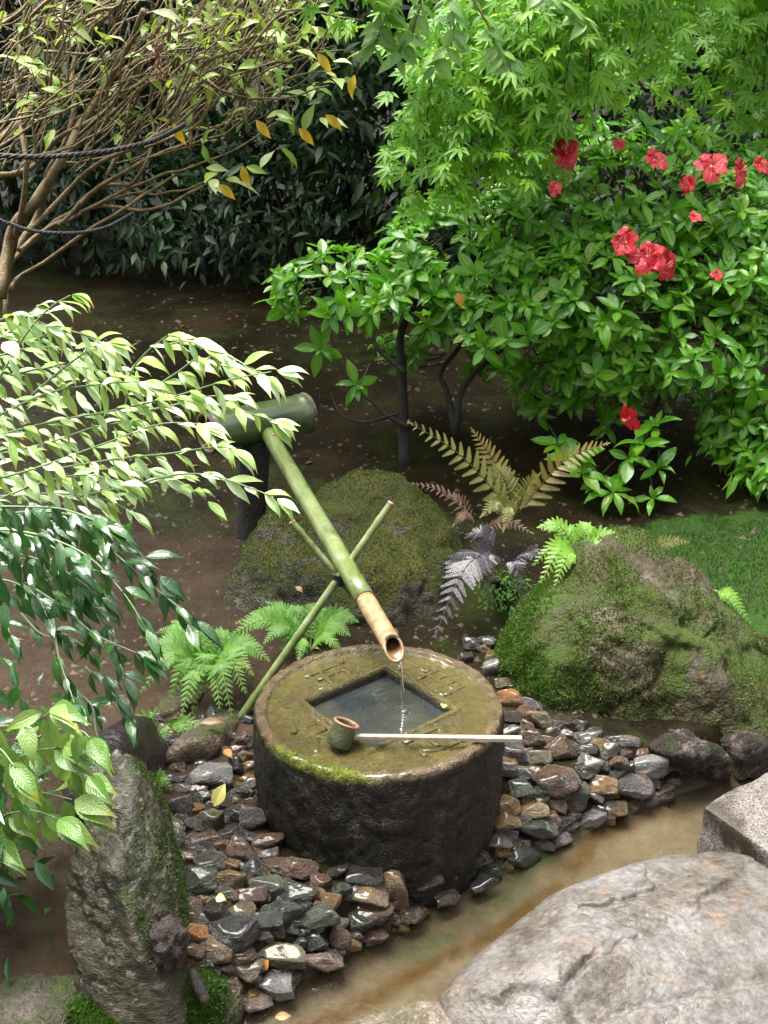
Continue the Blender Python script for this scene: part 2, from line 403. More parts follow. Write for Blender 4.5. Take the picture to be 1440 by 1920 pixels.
fuzz(boulder, bW, bF, 26000, 0.0065, moss_a, lambda P, n: np.clip(n[:, 2] + 0.15 + 0.9 * fbm(P * 7, 3), 0, 1) ** 1.5, seed=2)

# big mossy rock on the right
m_b2 = rock_mat('mossy_rock_stone', [(0.020, 0.013, 0.007), (0.052, 0.038, 0.021), (0.13, 0.105, 0.075)], ((0.040, 0.052, 0.005), (0.042, 0.078, 0.006)), scale=7, moss_at=(0.40, 0.56), up=0.0, rough=(0.45, 0.8), spots=((0.13, 0.055, 0.018), (0.60, 0.68)))
mrock, rW, rF = rock('mossy_rock', 'large knobbly rock green with moss right of the basin', 'rock',
    [at_z(950, 1330, -0.02), at_z(1010, 1395, -0.02), at_z(1180, 1410, -0.02), at_z(1330, 1425, -0.02), at_z(1480, 1440, -0.02), at_y(958, 1190, 2.62), at_y(1030, 1075, 2.78), at_y(1125, 1012, 2.85), at_y(1215, 1008, 2.85),
     at_y(1300, 1040, 2.8), at_y(1378, 1130, 2.75), at_y(1450, 1275, 2.65), at_y(1500, 1390, 2.5), at_y(1010, 1230, 2.45), at_y(1190, 1200, 2.42), at_y(1350, 1260, 2.4), (0.45, 3.1, 0.0), (0.95, 3.0, 0.0), (0.7, 3.05, 0.28)],
    m_b2, sub=6, p=18, amp=0.044, freq=4.6, fine=0.006, crack=0.016, crack_f=3.4, seed=3)
fuzz(mrock, rW, rF, 42000, 0.007, moss_a, lambda P, n: np.clip(0.5 + 1.1 * fbm(P * 5 + 9, 3), 0, 1), seed=3)
fuzz(mrock, rW, rF, 16000, 0.010, moss_b, lambda P, n: np.clip(0.8 * fbm(P * 6 + 3, 3) + 0.9 - 7 * np.abs(P[:, 0] - 0.42) * 0.5 - 3.2 * np.abs(P[:, 2] - 0.14), 0, 1) ** 2, seed=4)

m_gr = rock_mat('pink_granite', [(0.008, 0.006, 0.005), (0.045, 0.032, 0.027), (0.26, 0.205, 0.18)], ((0.04, 0.06, 0.015), (0.05, 0.07, 0.02)), scale=26, moss_at=(0.54, 0.66), up=0.1, rough=(0.2, 0.5), bump=0.9)
rock('low_granite_boulder', 'low speckled boulder tucked under the mossy rock at the water edge', 'boulder',
    [at_z(1250, 1455, -0.05), at_z(1300, 1470, -0.05), at_z(1365, 1460, -0.05), at_y(1250, 1412, 2.15), at_y(1292, 1390, 2.2), at_y(1350, 1396, 2.2), at_y(1375, 1430, 2.2), (0.60, 2.4, -0.03), (0.74, 2.4, -0.03), (0.66, 2.38, 0.04)], m_gr, sub=5, p=16, amp=0.014, freq=16, fine=0.004, seed=5)
rock('upright_granite_stone', 'small upright speckled stone wedged beside the mossy rock at right edge', 'stone',
    [at_z(1385, 1470, -0.05), at_z(1450, 1450, -0.05), at_y(1400, 1400, 2.2), at_y(1420, 1378, 2.25), at_y(1448, 1395, 2.25), (0.80, 2.5, -0.04), (0.9, 2.5, -0.04)], m_gr, sub=5, amp=0.010, freq=14, fine=0.003, seed=6)

# flat pinkish rock in the foreground, its cracks run along these lines: (image points, depth, width, rise on the left side)
FLAT_CRACKS = [([(905, 1815), (930, 1828), (985, 1822), (1040, 1838), (1075, 1828), (1105, 1795)], 0.014, 0.0050, 0.006), ([(1060, 1838), (1072, 1880), (1110, 1905), (1190, 1925), (1260, 1960)], 0.010, 0.0055, 0.014),
               ([(1320, 1680), (1340, 1660), (1375, 1640), (1400, 1610)], 0.009, 0.0055, 0.008), ([(1085, 1690), (1150, 1690), (1220, 1660), (1215, 1630)], 0.007, 0.005, 0.006), ([(850, 1880), (890, 1885), (910, 1925)], 0.009, 0.005, 0.0), ([(1105, 1795), (1160, 1765), (1200, 1750)], 0.006, 0.004, 0.0), ([(1140, 1870), (1230, 1850), (1330, 1840), (1450, 1800)], 0.008, 0.01, -0.008)]
m_flat = rock_mat('wet_pink_rock', [(0.045, 0.035, 0.026), (0.088, 0.076, 0.065), (0.125, 0.115, 0.108), (0.17, 0.163, 0.162)], ((0.095, 0.075, 0.048), (0.075, 0.075, 0.036)), scale=6, moss_at=(0.60, 0.72), up=-0.1, rough=(0.36, 0.62), bump=0.38, spec=0.3, spots=((0.135, 0.092, 0.066), (0.54, 0.74)), stretch=((0, 0, R(35)), (1, 1.3, 1)))
rock('flat_foreground_rock', 'broad pale pinkish wet rock with cracks beside the stream in front', 'rock',
    [at_z(835, 1880, -0.02), at_z(900, 1800, 0.0), at_z(975, 1735, 0.02), at_z(1075, 1690, 0.035), at_z(1090, 1655, 0.05), at_z(1200, 1612, 0.06), at_z(1330, 1598, 0.06), at_z(1450, 1625, 0.06), at_z(1560, 1700, 0.04), at_z(1050, 1800, 0.068), at_z(1250, 1720, 0.078), at_z(1300, 1850, 0.062),
     at_z(900, 1990, -0.05), at_z(1150, 2020, 0.0), at_z(1450, 1990, 0.0), at_z(820, 1890, -0.1), at_z(960, 1745, -0.1), at_z(1080, 1690, -0.1), at_z(1330, 1600, -0.1), at_z(1600, 1700, -0.1), at_z(1200, 2050, -0.1)],
    m_flat, sub=7, p=18, amp=0.012, freq=3.4, fine=0.0030, crack=0.0, seed=8, lines=FLAT_CRACKS)
m_mud = rock_mat('silty_stone', [(0.07, 0.055, 0.035), (0.12, 0.098, 0.07), (0.18, 0.155, 0.12)], ((0.075, 0.085, 0.03), (0.10, 0.10, 0.04)), scale=9, moss_at=(0.55, 0.7), up=0.0, rough=(0.15, 0.45))
rock('silty_stone', 'low tan silt covered stone at the bottom edge beside the flat rock', 'stone',
    [at_z(640, 1925, -0.05), at_z(720, 1890, -0.035), at_z(800, 1868, -0.03), at_z(860, 1880, -0.03), at_z(900, 1990, -0.04), at_z(700, 2000, -0.04), at_z(760, 1930, -0.02), at_z(700, 1940, -0.1), at_z(880, 1940, -0.1)], m_mud, sub=5, p=10, amp=0.008, freq=10, fine=0.003, seed=9)

# dressed granite block at the right edge
def block(name, label, cat, corners_top, z0, mat, bev=0.008):
    bm = bmesh.new(); tops = [bm.verts.new(c) for c in corners_top]
    bots = [bm.verts.new((c[0] * 1.0 , c[1], z0)) for c in corners_top]
    bm.faces.new(tops); bm.faces.new(bots[::-1]); k = len(tops)
    for i in range(k): bm.faces.new((tops[i], bots[i], bots[(i + 1) % k], tops[(i + 1) % k]))
    bmesh.ops.recalc_face_normals(bm, faces=bm.faces)
    bmesh.ops.bevel(bm, geom=list(bm.edges), offset=bev, segments=2, affect='EDGES', profile=0.6)
    bmesh.ops.triangulate(bm, faces=bm.faces)
    for _ in range(5):
        es = [e for e in bm.edges if e.calc_length() > 0.02]
        if not es: break
        bmesh.ops.subdivide_edges(bm, edges=es, cuts=1); bmesh.ops.triangulate(bm, faces=bm.faces)
    bm.normal_update()
    V = np.array([v.co[:] for v in bm.verts]); nn = np.array([v.normal[:] for v in bm.verts])
    Fc = np.array([[v.index for v in f.verts] for f in bm.faces]) if not bm.verts.index_update() else None
    bm.free()
    V = V + nn * (0.004 * fbm(V * 18, 4))[:, None]
    c = V.mean(0); o = link(name, mesh(name, V - c, Fc, mat), M=T(c)); return tag(o, label, cat)
m_blk = N('speckled_granite'); p = m_blk.pos()
sp = m_blk.noise(230, 2, 0.7, p); sp2 = m_blk.noise(9, 4, 0.6, p)
cc = m_blk.mix(m_blk.step(m_blk.n('ShaderNodeNewGeometry').outputs['Pointiness'], 0.6, 0.7), m_blk.ramp(sp, [(0.34, (0.022, 0.018, 0.015)), (0.5, (0.10, 0.086, 0.074)), (0.66, (0.20, 0.18, 0.162))]), (0.22, 0.2, 0.18))
cc = m_blk.mix(m_blk.step(sp2, 0.46, 0.60), cc, (0.20, 0.135, 0.09), 'MULTIPLY')
m_blk = m_blk.done(cc, 0.42, m_blk.bump(sp, 0.5, 0.008))
tz = 0.10
block('granite_block', 'squared speckled granite block at the right edge above the stream', 'stone block',
      [at_z(1318, 1512, tz), at_z(1448, 1602, tz), at_z(1640, 1530, tz), at_z(1440, 1446, tz)], -0.12, m_blk)

# standing rock, lower left
m_st = rock_mat('schist', [(0.012, 0.011, 0.007), (0.042, 0.037, 0.024), (0.115, 0.102, 0.072)], ((0.045, 0.075, 0.018), (0.06, 0.085, 0.02)), scale=10, moss_at=(0.55, 0.66), up=0.05, rough=(0.35, 0.65), bump=0.45, spots=((0.135, 0.122, 0.095), (0.54, 0.66)), stretch=((0, R(35), R(10)), (1, 1, 2.4)))
stand, sW, sF = rock('standing_rock', 'tall craggy grey rock standing in the left foreground beside the stones', 'rock',
    [at_y(215, 1400, 1.74), at_y(255, 1425, 1.72), at_y(300, 1530, 1.68), at_y(318, 1660, 1.58), at_y(335, 1770, 1.50), at_y(352, 1970, 1.40), at_y(190, 1970, 1.40), at_y(150, 1880, 1.44), at_y(118, 1650, 1.58), at_y(185, 1590, 1.60), at_y(205, 1520, 1.66), at_y(225, 1640, 1.52), at_y(260, 1760, 1.45), at_y(275, 1600, 1.58),
     (-0.50, 1.78, 0.0), (-0.41, 1.80, 0.0), (-0.45, 1.76, 0.3)], m_st, sub=6, p=26, amp=0.010, freq=6, fine=0.0040, crack=0.008, crack_f=6, seed=12, layer=((0.75, 0.1, 0.6), 15, 0.009))
fuzz(stand, sW, sF, 6000, 0.005, moss_b, lambda P, n: np.clip(n[:, 0] * 1.6 - 0.75 + 0.8 * fbm(P * 9, 3), 0, 1) ** 2, seed=5)
m_dk = rock_mat('damp_dark_stone', [(0.022, 0.018, 0.014), (0.055, 0.045, 0.035), (0.10, 0.085, 0.065)], ((0.045, 0.065, 0.02), (0.06, 0.08, 0.02)), scale=10, moss_at=(0.50, 0.66), up=0.2, rough=(0.35, 0.7))
low, lW, lF = rock('ground_rock', 'low grey green rock in the bottom left corner with bright moss', 'rock',
    [at_z(-60, 1840, 0.06), at_z(120, 1815, 0.06), at_z(225, 1850, 0.05), at_z(255, 1990, 0.02), at_z(-60, 1990, 0.05), at_z(60, 1880, 0.10), at_z(-80, 1850, -0.1), at_z(250, 1870, -0.1), at_z(200, 2000, -0.1), at_z(100, 1900, 0.10)], m_dk, sub=5, p=9, amp=0.014, freq=9, fine=0.004, seed=14)
ctr = at_z(185, 1882, 0.1)
fuzz(low, lW, lF, 9000, 0.012, moss_b, lambda P, n: np.clip(1.1 - np.hypot(P[:, 0] - ctr[0], (P[:, 1] - ctr[1])) / 0.055, 0, 1), seed=6)
mst, mW, mF = rock('moss_capped_stone', 'grey stone half capped with green moss at the foot of the standing rock', 'stone',
    [at_z(340, 1800, 0.04), at_z(380, 1775, 0.05), at_z(420, 1850, 0.03), at_z(462, 1880, -0.03), at_z(440, 1925, -0.04), at_z(360, 1950, -0.02), at_z(345, 1880, 0.06), at_z(390, 1840, 0.06), at_z(350, 1850, -0.08), at_z(450, 1900, -0.1)], m_dk, sub=5, p=9, amp=0.010, freq=12, fine=0.003, seed=15)
fuzz(mst, mW, mF, 14000, 0.008, moss_b, lambda P, n: np.clip((0.03 - (P[:, 0] - at_z(400, 1840, 0.05)[0])) * 30, 0, 1), seed=7)
rock('dark_wet_stone', 'blackish wet stone behind the top of the standing rock', 'stone',
    [at_y(118, 1420, 1.98), at_y(200, 1400, 1.98), at_y(215, 1500, 1.86), at_y(135, 1520, 1.86), at_y(205, 1560, 1.9), at_y(120, 1560, 1.9), (-0.62, 2.2, 0), (-0.5, 2.2, 0), (-0.56, 2.2, 0.2)],
    plain('black_wet_stone', (0.012, 0.008, 0.009), (0.035, 0.024, 0.026), 18, 0.22, 0.6), sub=4, p=10, amp=0.01, freq=10, fine=0.003, seed=16)
for nm, lb, pts_, sd in (('path_edge_stone', 'mossy brown stone at the path edge under the left fern', [at_z(275, 1365, 0.02), at_z(300, 1310, 0.10), at_z(340, 1325, 0.09), at_z(345, 1370, 0.02), (-0.50, 2.7, 0.02), (-0.38, 2.7, 0.02), at_z(300, 1335, 0.10)], 21),
                         ('path_edge_stone', 'dark brown boulder shaded by the small fern left of the basin', [at_z(305, 1470, 0.0), at_z(430, 1450, 0.0), at_z(320, 1400, 0.12), at_z(400, 1372, 0.11), at_z(425, 1400, 0.07), at_z(300, 1430, 0.05), (-0.46, 2.5, 0.02), (-0.34, 2.55, 0.02)], 22),
                         ('path_edge_stone', 'flat tan stone where the bamboo prop meets the ground', [at_z(380, 1412, 0.02), at_z(440, 1408, 0.02), at_z(395, 1365, 0.05), at_z(450, 1360, 0.05), at_z(420, 1345, 0.03), at_z(425, 1410, -0.02)], 23)):
    rock(nm, lb, 'stone', pts_, rock_mat('brown_stone', [(0.03, 0.022, 0.015), (0.085, 0.062, 0.042), (0.17, 0.13, 0.09)], ((0.05, 0.07, 0.015), (0.07, 0.08, 0.02)), scale=14, moss_at=(0.55, 0.66), rough=(0.2, 0.5)), sub=4, amp=0.008, freq=14, fine=0.003, seed=sd)

# ------------------------------------------------------------------ stones round the basin
PAL = {'g': (0.110, 0.100, 0.088), 'lg': (0.21, 0.205, 0.20), 'dg': (0.034, 0.030, 0.026), 'gg': (0.070, 0.080, 0.058), 'dgg': (0.036, 0.043, 0.032), 'bl': (0.044, 0.044, 0.043), 'v': (0.102, 0.084, 0.082),
       'b': (0.115, 0.070, 0.038), 'db': (0.050, 0.032, 0.021), 'o': (0.270, 0.120, 0.030), 'oc': (0.200, 0.120, 0.042), 'rb': (0.100, 0.054, 0.033), 't': (0.240, 0.165, 0.090), 'ol': (0.125, 0.110, 0.058), 'pk': (0.20, 0.135, 0.110)}
m = N('wet_pebble'); oi = m.n('ShaderNodeObjectInfo')
vec = m.n('ShaderNodeVectorMath', {0: m.objc(), 1: m.n('ShaderNodeCombineXYZ', {0: m.math('MULTIPLY', oi.outputs['Random'], 40.0), 1: m.math('MULTIPLY', oi.outputs['Random'], 17.0)}).outputs[0]}, operation='ADD').outputs[0]
a = m.noise(1.4, 5, 0.65, vec, 0.8); b = m.noise(7, 4, 0.7, vec); 
col = m.mix(1.0, oi.outputs['Color'], m.ramp(a, [(0.3, (0.5, 0.5, 0.52)), (0.5, (1.0, 1.0, 1.0)), (0.7, (1.6, 1.45, 1.25))]), 'MULTIPLY')
col = m.mix(m.step(m.noise(2.1, 4, 0.7, vec, 1.2), 0.60, 0.70), col, m.mix(0.28, col, (0.18, 0.11, 0.05)))
col = m.mix(0.8, col, m.ramp(b, [(0.3, 0.5), (0.7, 1.0)]), 'MULTIPLY')
col = m.mix(m.step(m.noise(16, 2, 0.6, vec), 0.70, 0.76), col, m.mix(0.5, col, (0.24, 0.22, 0.19)))
wetr = m.n('ShaderNodeMapRange', {0: m.noise(3, 4, 0.6, vec), 1: 0.38, 2: 0.62, 3: 0.10, 4: 0.36}).outputs[0]
m_peb = m.done(col, wetr, m.bump(m.math('ADD', a, m.math('MULTIPLY', b, 0.6)), 0.55, 0.18), coat=0.5, coat_rough=0.07)
peb_meshes = []
for k in range(18):
    r = np.random.default_rng(100 + k); D, Fc = ico(4)
    pl = []
    for n in range(11):
        v = norm(r.normal(0, 1, 3)); pl.append((v, r.uniform(0.60, 0.98)))
    for ax in range(3):
        e = np.zeros(3); e[ax] = 1; pl += [(e, 0.95), (-e, 0.95)]
    V = D * star(D, pl, 44)[:, None]
    V = V + D * (0.040 * fbm(V * 2.4 + k * 3, 4) + 0.014 * fbm(V * 9 + k, 3))[:, None]
    V /= np.abs(V).max(0)
    peb_meshes.append(mesh('stone', V, Fc, m_peb))
B0 = np.array((-0.012, 2.060)); BR, BH = 0.275, 0.29
placed = []
def pebble(px, py, w, h, colk, label, group, sink=0.30, rot=None, name='stone', flat=1.0, wet=False):
    p = on_ground(px, py); dep = project(p)[2]; k = dep / F
    W = w * k; hm = h * k; H = hm / 1.15 * flat; Dp = max(0.7 * W, (hm - H * 0.75) / 0.62)
    p = on_ground(px, py, H * (0.5 - sink))
    if wet: p = at_z(px, py, WATER_Z + 0.010)
    c = PAL[colk]; j = rng.uniform(0.6, 0.95)
    o = link(name, random.choice(peb_meshes)); o.location = Vector(p)
    o.scale = (W / 2 * 1.14, Dp / 2 * 0.98, H / 2 * 1.12)
    z = rng.uniform(-0.25, 0.25) if rot is None else rot
    if rng.random() < 0.5: z += math.pi
    o.rotation_euler = (rng.uniform(-0.22, 0.22), rng.uniform(-0.18, 0.18) , z)
    o.color = (c[0] * j, c[1] * j, c[2] * j, 1)
    tag(o, label, 'stone', group); placed.append((p[0], p[1], W, Dp)); return o
ST = [  # px, py, w, h, colour, label
 (389,1458,86,66,'lg','large pale grey angular stone left of the basin near the dark brown boulder'),
 (444,1438,30,46,'dg','narrow dark stone standing beside the pale angular one, left of the basin'),
 (460,1388,36,52,'rb','brick red stone touching the basin below the foot of the bamboo prop'),
 (463,1460,28,18,'o','small flat orange stone touching the left side of the basin'),
 (450,1490,48,36,'dgg','dark greenish stone touching the basin just under the small orange one'),
 (345,1512,46,56,'v','violet grey stone with rusty cap near the top of the standing rock'),
 (309,1521,30,28,'t','small tan stone next to the standing rock'),
 (365,1500,32,40,'dg','dark stone between the rusty capped one and the fallen yellow leaf'),
 (396,1542,44,48,'ol','olive stone under the fallen yellow leaf'),
 (440,1526,44,36,'dgg','dark moss tinted stone right of the fallen yellow leaf'),
 (476,1538,48,62,'g','upright dark grey stone leaning on the lower left of the basin'),
 (437,1562,50,42,'bl','bluish dark stone left of the upright one by the basin'),
 (391,1570,62,28,'rb','flat reddish slab below the olive stone'),
 (360,1546,36,36,'v','grey violet stone left of the olive one'),
 (377,1591,72,24,'dg','long flat blackish stone under the reddish slab'),
 (322,1552,58,28,'ol','tan olive slab touching the standing rock halfway up'),
 (326,1585,34,36,'v','dull violet stone wedged against the standing rock'),
 (503,1580,54,42,'rb','dark red stone against the front left foot of the basin'),
 (399,1611,66,38,'v','lavender grey stone below the long blackish one'),
 (454,1599,56,48,'b','speckled brown stone left of the dark red one at the basin foot'),
 (474,1632,52,42,'dg','charcoal stone under the speckled brown one'),
 (520,1622,58,26,'b','thin brown slab just in front of the dark red stone'),
 (561,1633,70,46,'rb','oblong brick brown stone in front of the basin, left of centre'),
 (379,1657,68,66,'gg','big green grey stone right of the standing slab'),
 (430,1650,54,54,'oc','ochre stone right of the big green grey one'),
 (462,1683,70,42,'rb','rusty slanting stone under the ochre one'),
 (503,1662,68,48,'gg','mottled green grey stone below the thin brown slab'),
 (333,1657,24,90,'v','thin violet slab standing upright against the standing rock'),
 (360,1698,46,48,'pk','pinkish stone at the foot of the upright violet slab'),
 (408,1715,48,62,'dg','dark speckled stone under the pale yellow petal'),
 (450,1710,54,44,'ol','olive grey stone below the rusty slanting one'),
 (491,1730,70,50,'bl','blue grey stone with sharp ridge in the front left bed'),
 (530,1712,72,54,'dgg','dark green wedge right of the blue grey ridged stone'),
 (561,1677,72,48,'dgg','dark rounded stone under the oblong brick brown one'),
 (602,1720,74,54,'gg','plump moss green stone in the front of the bed'),
 (437,1752,88,48,'bl','wide slate coloured stone near the orange one'),
 (364,1752,60,54,'o','bright orange stone beside the bark on the standing rock'),
 (406,1788,56,52,'t','tan block under the wide slate coloured stone'),
 (459,1784,50,28,'rb','small maroon slab right of the tan block'),
 (459,1818,58,38,'ol','pointed olive stone below the maroon slab'),
 (527,1788,86,52,'ol','large mottled olive stone near the lower water edge'),
 (593,1768,48,44,'dgg','dark green oval stone right of the mottled olive one'),
 (634,1764,44,56,'b','knobbed brown stone at the water edge, below the plump moss green one'),
 (602,1800,78,44,'pk','flat glossy pinkish brown stone lying in the lower water edge'),
 (673,1730,56,44,'dgg','blackish green stone with pale rim near the orange waterline slab'),
 (695,1708,90,42,'b','long ridged brown stone slanting toward the water in front of basin'),
 (642,1672,36,48,'dgg','small upright green black stone in front of the basin'),
 (617,1691,44,32,'oc','small ochre stone left of the upright green black one'),
 (688,1675,80,40,'t','tan and grey stone before the basin, left of the tall buff one'),
 (739,1660,56,78,'t','tall buff stone leaning in front of the basin'),
 (792,1648,76,76,'bl','big blue black stone at the front of the basin'),
 (843,1635,36,60,'rb','reddish stone on edge beside the big blue black one'),
 (892,1611,56,46,'dg','dark glossy stone at the right front foot of the basin'),
 (904,1656,52,32,'dg','flat dark stone alone in the water off the basin front'),
 (838,1686,46,30,'db','maroon flat stone in the water below the reddish one on edge'),
 (770,1720,54,34,'db','dark purple brown stone in the water under the big blue black one'),
 (702,1754,54,28,'rb','orange brown slab at the waterline under the long ridged stone'),
 (513,1842,86,48,'lg','pale grey shiny stone at the lower left end of the stream'),
 (488,1876,58,26,'pk','flat wet pinkish stone at the bottom edge of the stream'),
 (430,1848,62,40,'b','brown grey stone above the dark block at the bottom'),
 (448,1800,36,30,'rb','small russet stone between tan block and pointed olive one'),
 (600,1655,38,26,'rb','little red brown stone right of the oblong brick brown one'),
 (634,1637,36,34,'dg','small black stone against the basin front'),
 (683,1643,62,28,'dg','flat black slab against the basin front'),
 (550,1668,34,24,'b','little brown stone tucked beneath the oblong brick brown one'),
 (957,1309,50,42,'o','orange stone touching the right rim side of the basin by the mossy rock'),
 (961,1344,54,30,'db','dark brown stone just under the orange one, right of the basin'),
 (1012,1350,50,44,'t','golden tan stone above the ladle handle tip'),
 (1055,1357,46,34,'db','purplish brown stone at the foot of the mossy rock'),
 (1000,1387,46,46,'rb','rust brown stone right of the ladle handle tip'),
 (960,1371,38,26,'g','grey stone partly under the ladle handle'),
 (959,1412,56,52,'v','plum grey stone right of the basin below the ladle handle'),
 (1050,1408,56,60,'b','tall brown rounded stone behind the rust red one'),
 (1009,1419,48,38,'ol','yellow olive stone between the plum grey and the tall brown ones'),
 (1101,1383,52,28,'g','thin grey stone against the base of the mossy rock'),
 (1106,1408,38,38,'dg','charcoal stone under the thin grey one by the mossy rock'),
 (1108,1435,48,42,'g','mid grey stone above the green grey one on the right bank'),
 (1142,1408,40,36,'ol','drab tan stone in the right bank near the mossy rock shade'),
 (1160,1431,40,38,'b','brown stone left of the pale angular one on right bank'),
 (1211,1433,66,46,'lg','pale violet angular stone near the low speckled boulder'),
 (1044,1458,90,66,'rb','large rough rust red stone right of the basin'),
 (950,1451,34,36,'v','small mauve stone close to the right side of the basin'),
 (989,1456,34,30,'bl','small blue black stone left of the rust red one'),
 (982,1484,50,40,'gg','green grey wedge below the small blue black stone'),
 (1016,1487,46,38,'dgg','dark green stone under the left end of the rust red one'),
 (952,1508,54,50,'oc','ochre brown stone touching the lower right of the basin'),
 (1000,1516,54,36,'t','light tan stone right of the ochre brown one'),
 (1048,1511,40,36,'rb','small red stone between the tan and the upright green grey one'),
 (1087,1488,50,60,'gg','upright green grey stone in the middle of the right bank'),
 (1126,1470,60,48,'oc','ochre topped block right of the upright green grey stone'),
 (1184,1475,76,46,'v','wide brown grey block at the right waterline'),
 (1186,1506,54,24,'rb','flat reddish slab under the wide brown grey block'),
 (1243,1477,60,28,'pk','flat pinkish stone at the right end of the stone bank'),
 (1147,1514,54,40,'b','half sunk brown stone in the right shallows'),
 (1108,1536,56,34,'lg','shiny white grey stone alone at the right waterline'),
 (946,1540,58,46,'oc','greenish stone with ochre top at the lower right of the basin'),
 (1005,1550,78,44,'dgg','long dark green stone at the water edge right of the basin'),
 (1051,1541,40,28,'dg','small black stone at the water edge right of the long green one'),
 (931,1576,54,26,'g','flat grey stone at the basin foot by the water, right side'),
 (1053,1573,46,30,'v','violet black stone standing in the water right of the green shard'),
 (978,1601,70,44,'dgg','dark flat shard lying in the water right of the basin'),
 (930,1252,44,44,'lg','pale grey stone behind the basin on the right, near the mossy rock'),
 (945,1282,34,26,'ol','small olive stone behind the basin above the orange one'),
 (888,1212,36,36,'dg','dark stone in the gap behind the basin under the purple fern'),
 (915,1205,36,32,'g','grey stone deep in the gap left of the mossy rock'),
 (870,1235,30,24,'db','small brown stone right behind the basin rim'),
]
for s in ST:
    inwater = s[1] > np.interp(s[0], [q_[0] for q_ in bank_px], [q_[1] for q_ in bank_px]) - 22
    pebble(*s, group='wet stones bedded round the basin', sink=0.40 if inwater else 0.28, rot=0.5 if s[2] > s[3] and inwater else None, wet=inwater)
# smaller stones that fill the gaps underneath
poly = [(300,1330),(470,1340),(475,1560),(560,1660),(800,1690),(930,1570),(940,1290),(880,1180),(950,1250),(975,1300),(1060,1350),(1120,1370),(1250,1420),(1290,1480),(1150,1530),(1040,1580),(900,1650),(760,1735),(620,1810),(520,1860),(440,1900),(345,1780),(320,1560)]
def inside(x, y, pg):
    c = False; j = len(pg) - 1
    for i in range(len(pg)):
        if (pg[i][1] > y) != (pg[j][1] > y) and x < (pg[j][0] - pg[i][0]) * (y - pg[i][1]) / (pg[j][1] - pg[i][1]) + pg[i][0]: c = not c
        j = i
    return c
CW = {'dg': 'charcoal', 'g': 'grey', 'db': 'dark brown', 'b': 'brown', 'dgg': 'dark green', 'v': 'mauve', 'gg': 'greenish', 'rb': 'red brown', 'oc': 'ochre'}
def fill_label(ck, dx_, dy_, nb_):
    rel = ('right of' if dx_ > 0 else 'left of') if abs(dx_) > abs(dy_) else ('below' if dy_ > 0 else 'above')
    short = re.split(r' (?:left|right|under|beside|near|touching|just|between|of the|leaning|lying|below|at|against|in|wedged|with|next|standing|partly|alone|halfway|by|behind|deep|above|before|tucked|slanting|tied|from|off|to|on) ', nb_[5])[0]
    return 'small %s stone just %s the %s' % (CW[ck], rel, short)
used_labels = set()
cnt = 0; tries = 0; occ = []
while cnt < 175 and tries < 8000:
    tries += 1
    x, y = rng.uniform(300, 1290), rng.uniform(1180, 1900)
    if not inside(x, y, poly): continue
    p = on_ground(x, y)
    if np.hypot(*(p[:2] - B0)) < BR + 0.012: continue
    if any(abs(x - s[0]) < s[2] * 0.36 and abs(y - s[1]) < s[3] * 0.36 for s in ST): continue
    if any(math.hypot(x - a, (y - b) * 1.3) < 21 for a, b in occ): continue
    occ.append((x, y)); cnt += 1
    zone = 'left of the basin' if x < 480 and y < 1620 else ('right of the basin' if x > 900 else 'in front of the basin')
    ck = random.choice(['dg', 'g', 'db', 'b', 'dgg', 'v', 'gg', 'rb', 'oc'])
    for nb_ in sorted(ST, key=lambda q_: (q_[0] - x) ** 2 + ((q_[1] - y) * 1.2) ** 2)[:6]:
        dx_, dy_ = x - nb_[0], y - nb_[1]
        lb_ = fill_label(ck, dx_, dy_, nb_)
        if lb_ not in used_labels: break
    used_labels.add(lb_)
    pebble(x, y, rng.uniform(26, 44), rng.uniform(22, 34), ck, lb_, 'gap filling stones ' + zone, sink=0.5)

# ------------------------------------------------------------------ stone basin
m = N('basin_stone'); p = m.pos(); lx = m.n('ShaderNodeSeparateXYZ', {0: p})
a = m.noise(9, 6, 0.65, p, 0.5); b = m.noise(55, 5, 0.7, p); c = m.noise(210, 3, 0.6, p)
top = m.step(m.math('ADD', lx.outputs[2], m.math('MULTIPLY', m.math('SUBTRACT', m.noise(40, 3, 0.6, p), 0.5), 0.012)), BH - 0.013, BH - 0.003)
ochre = m.ramp(m.math('ADD', m.math('MULTIPLY', a, 0.6), m.math('MULTIPLY', b, 0.4)), [(0.32, (0.038, 0.026, 0.004)), (0.5, (0.082, 0.064, 0.008)), (0.66, (0.145, 0.118, 0.024))])
ochre = m.mix(m.step(m.noise(14, 4, 0.65, p, 0.5), 0.52, 0.68), ochre, (0.070, 0.062, 0.009))
streak = m.noise(24, 4, 0.65, m.n('ShaderNodeMapping', {'Vector': p, 'Scale': (1, 1, 0.14)}).outputs[0])
dark = m.ramp(m.math('ADD', m.math('MULTIPLY', b, 0.5), m.math('MULTIPLY', streak, 0.5)), [(0.36, (0.0045, 0.0038, 0.0026)), (0.52, (0.0115, 0.0088, 0.0055)), (0.68, (0.05, 0.04, 0.027))])
dark = m.mix(m.step(m.noise(6, 4, 0.6, p), 0.5, 0.7), dark, (0.010, 0.011, 0.004))
rim = m.n('ShaderNodeVectorMath', {0: m.n('ShaderNodeCombineXYZ', {0: m.math('SUBTRACT', lx.outputs[0], float(B0[0])), 1: m.math('SUBTRACT', lx.outputs[1], float(B0[1]))}).outputs[0]}, operation='LENGTH').outputs['Value']
ochre = m.mix(m.math('MULTIPLY', m.step(rim, BR - 0.027, BR - 0.020), 0.85), ochre, m.ramp(b, [(0.35, (0.045, 0.026, 0.010)), (0.65, (0.165, 0.110, 0.058))]))
col = m.mix(top, dark, ochre)
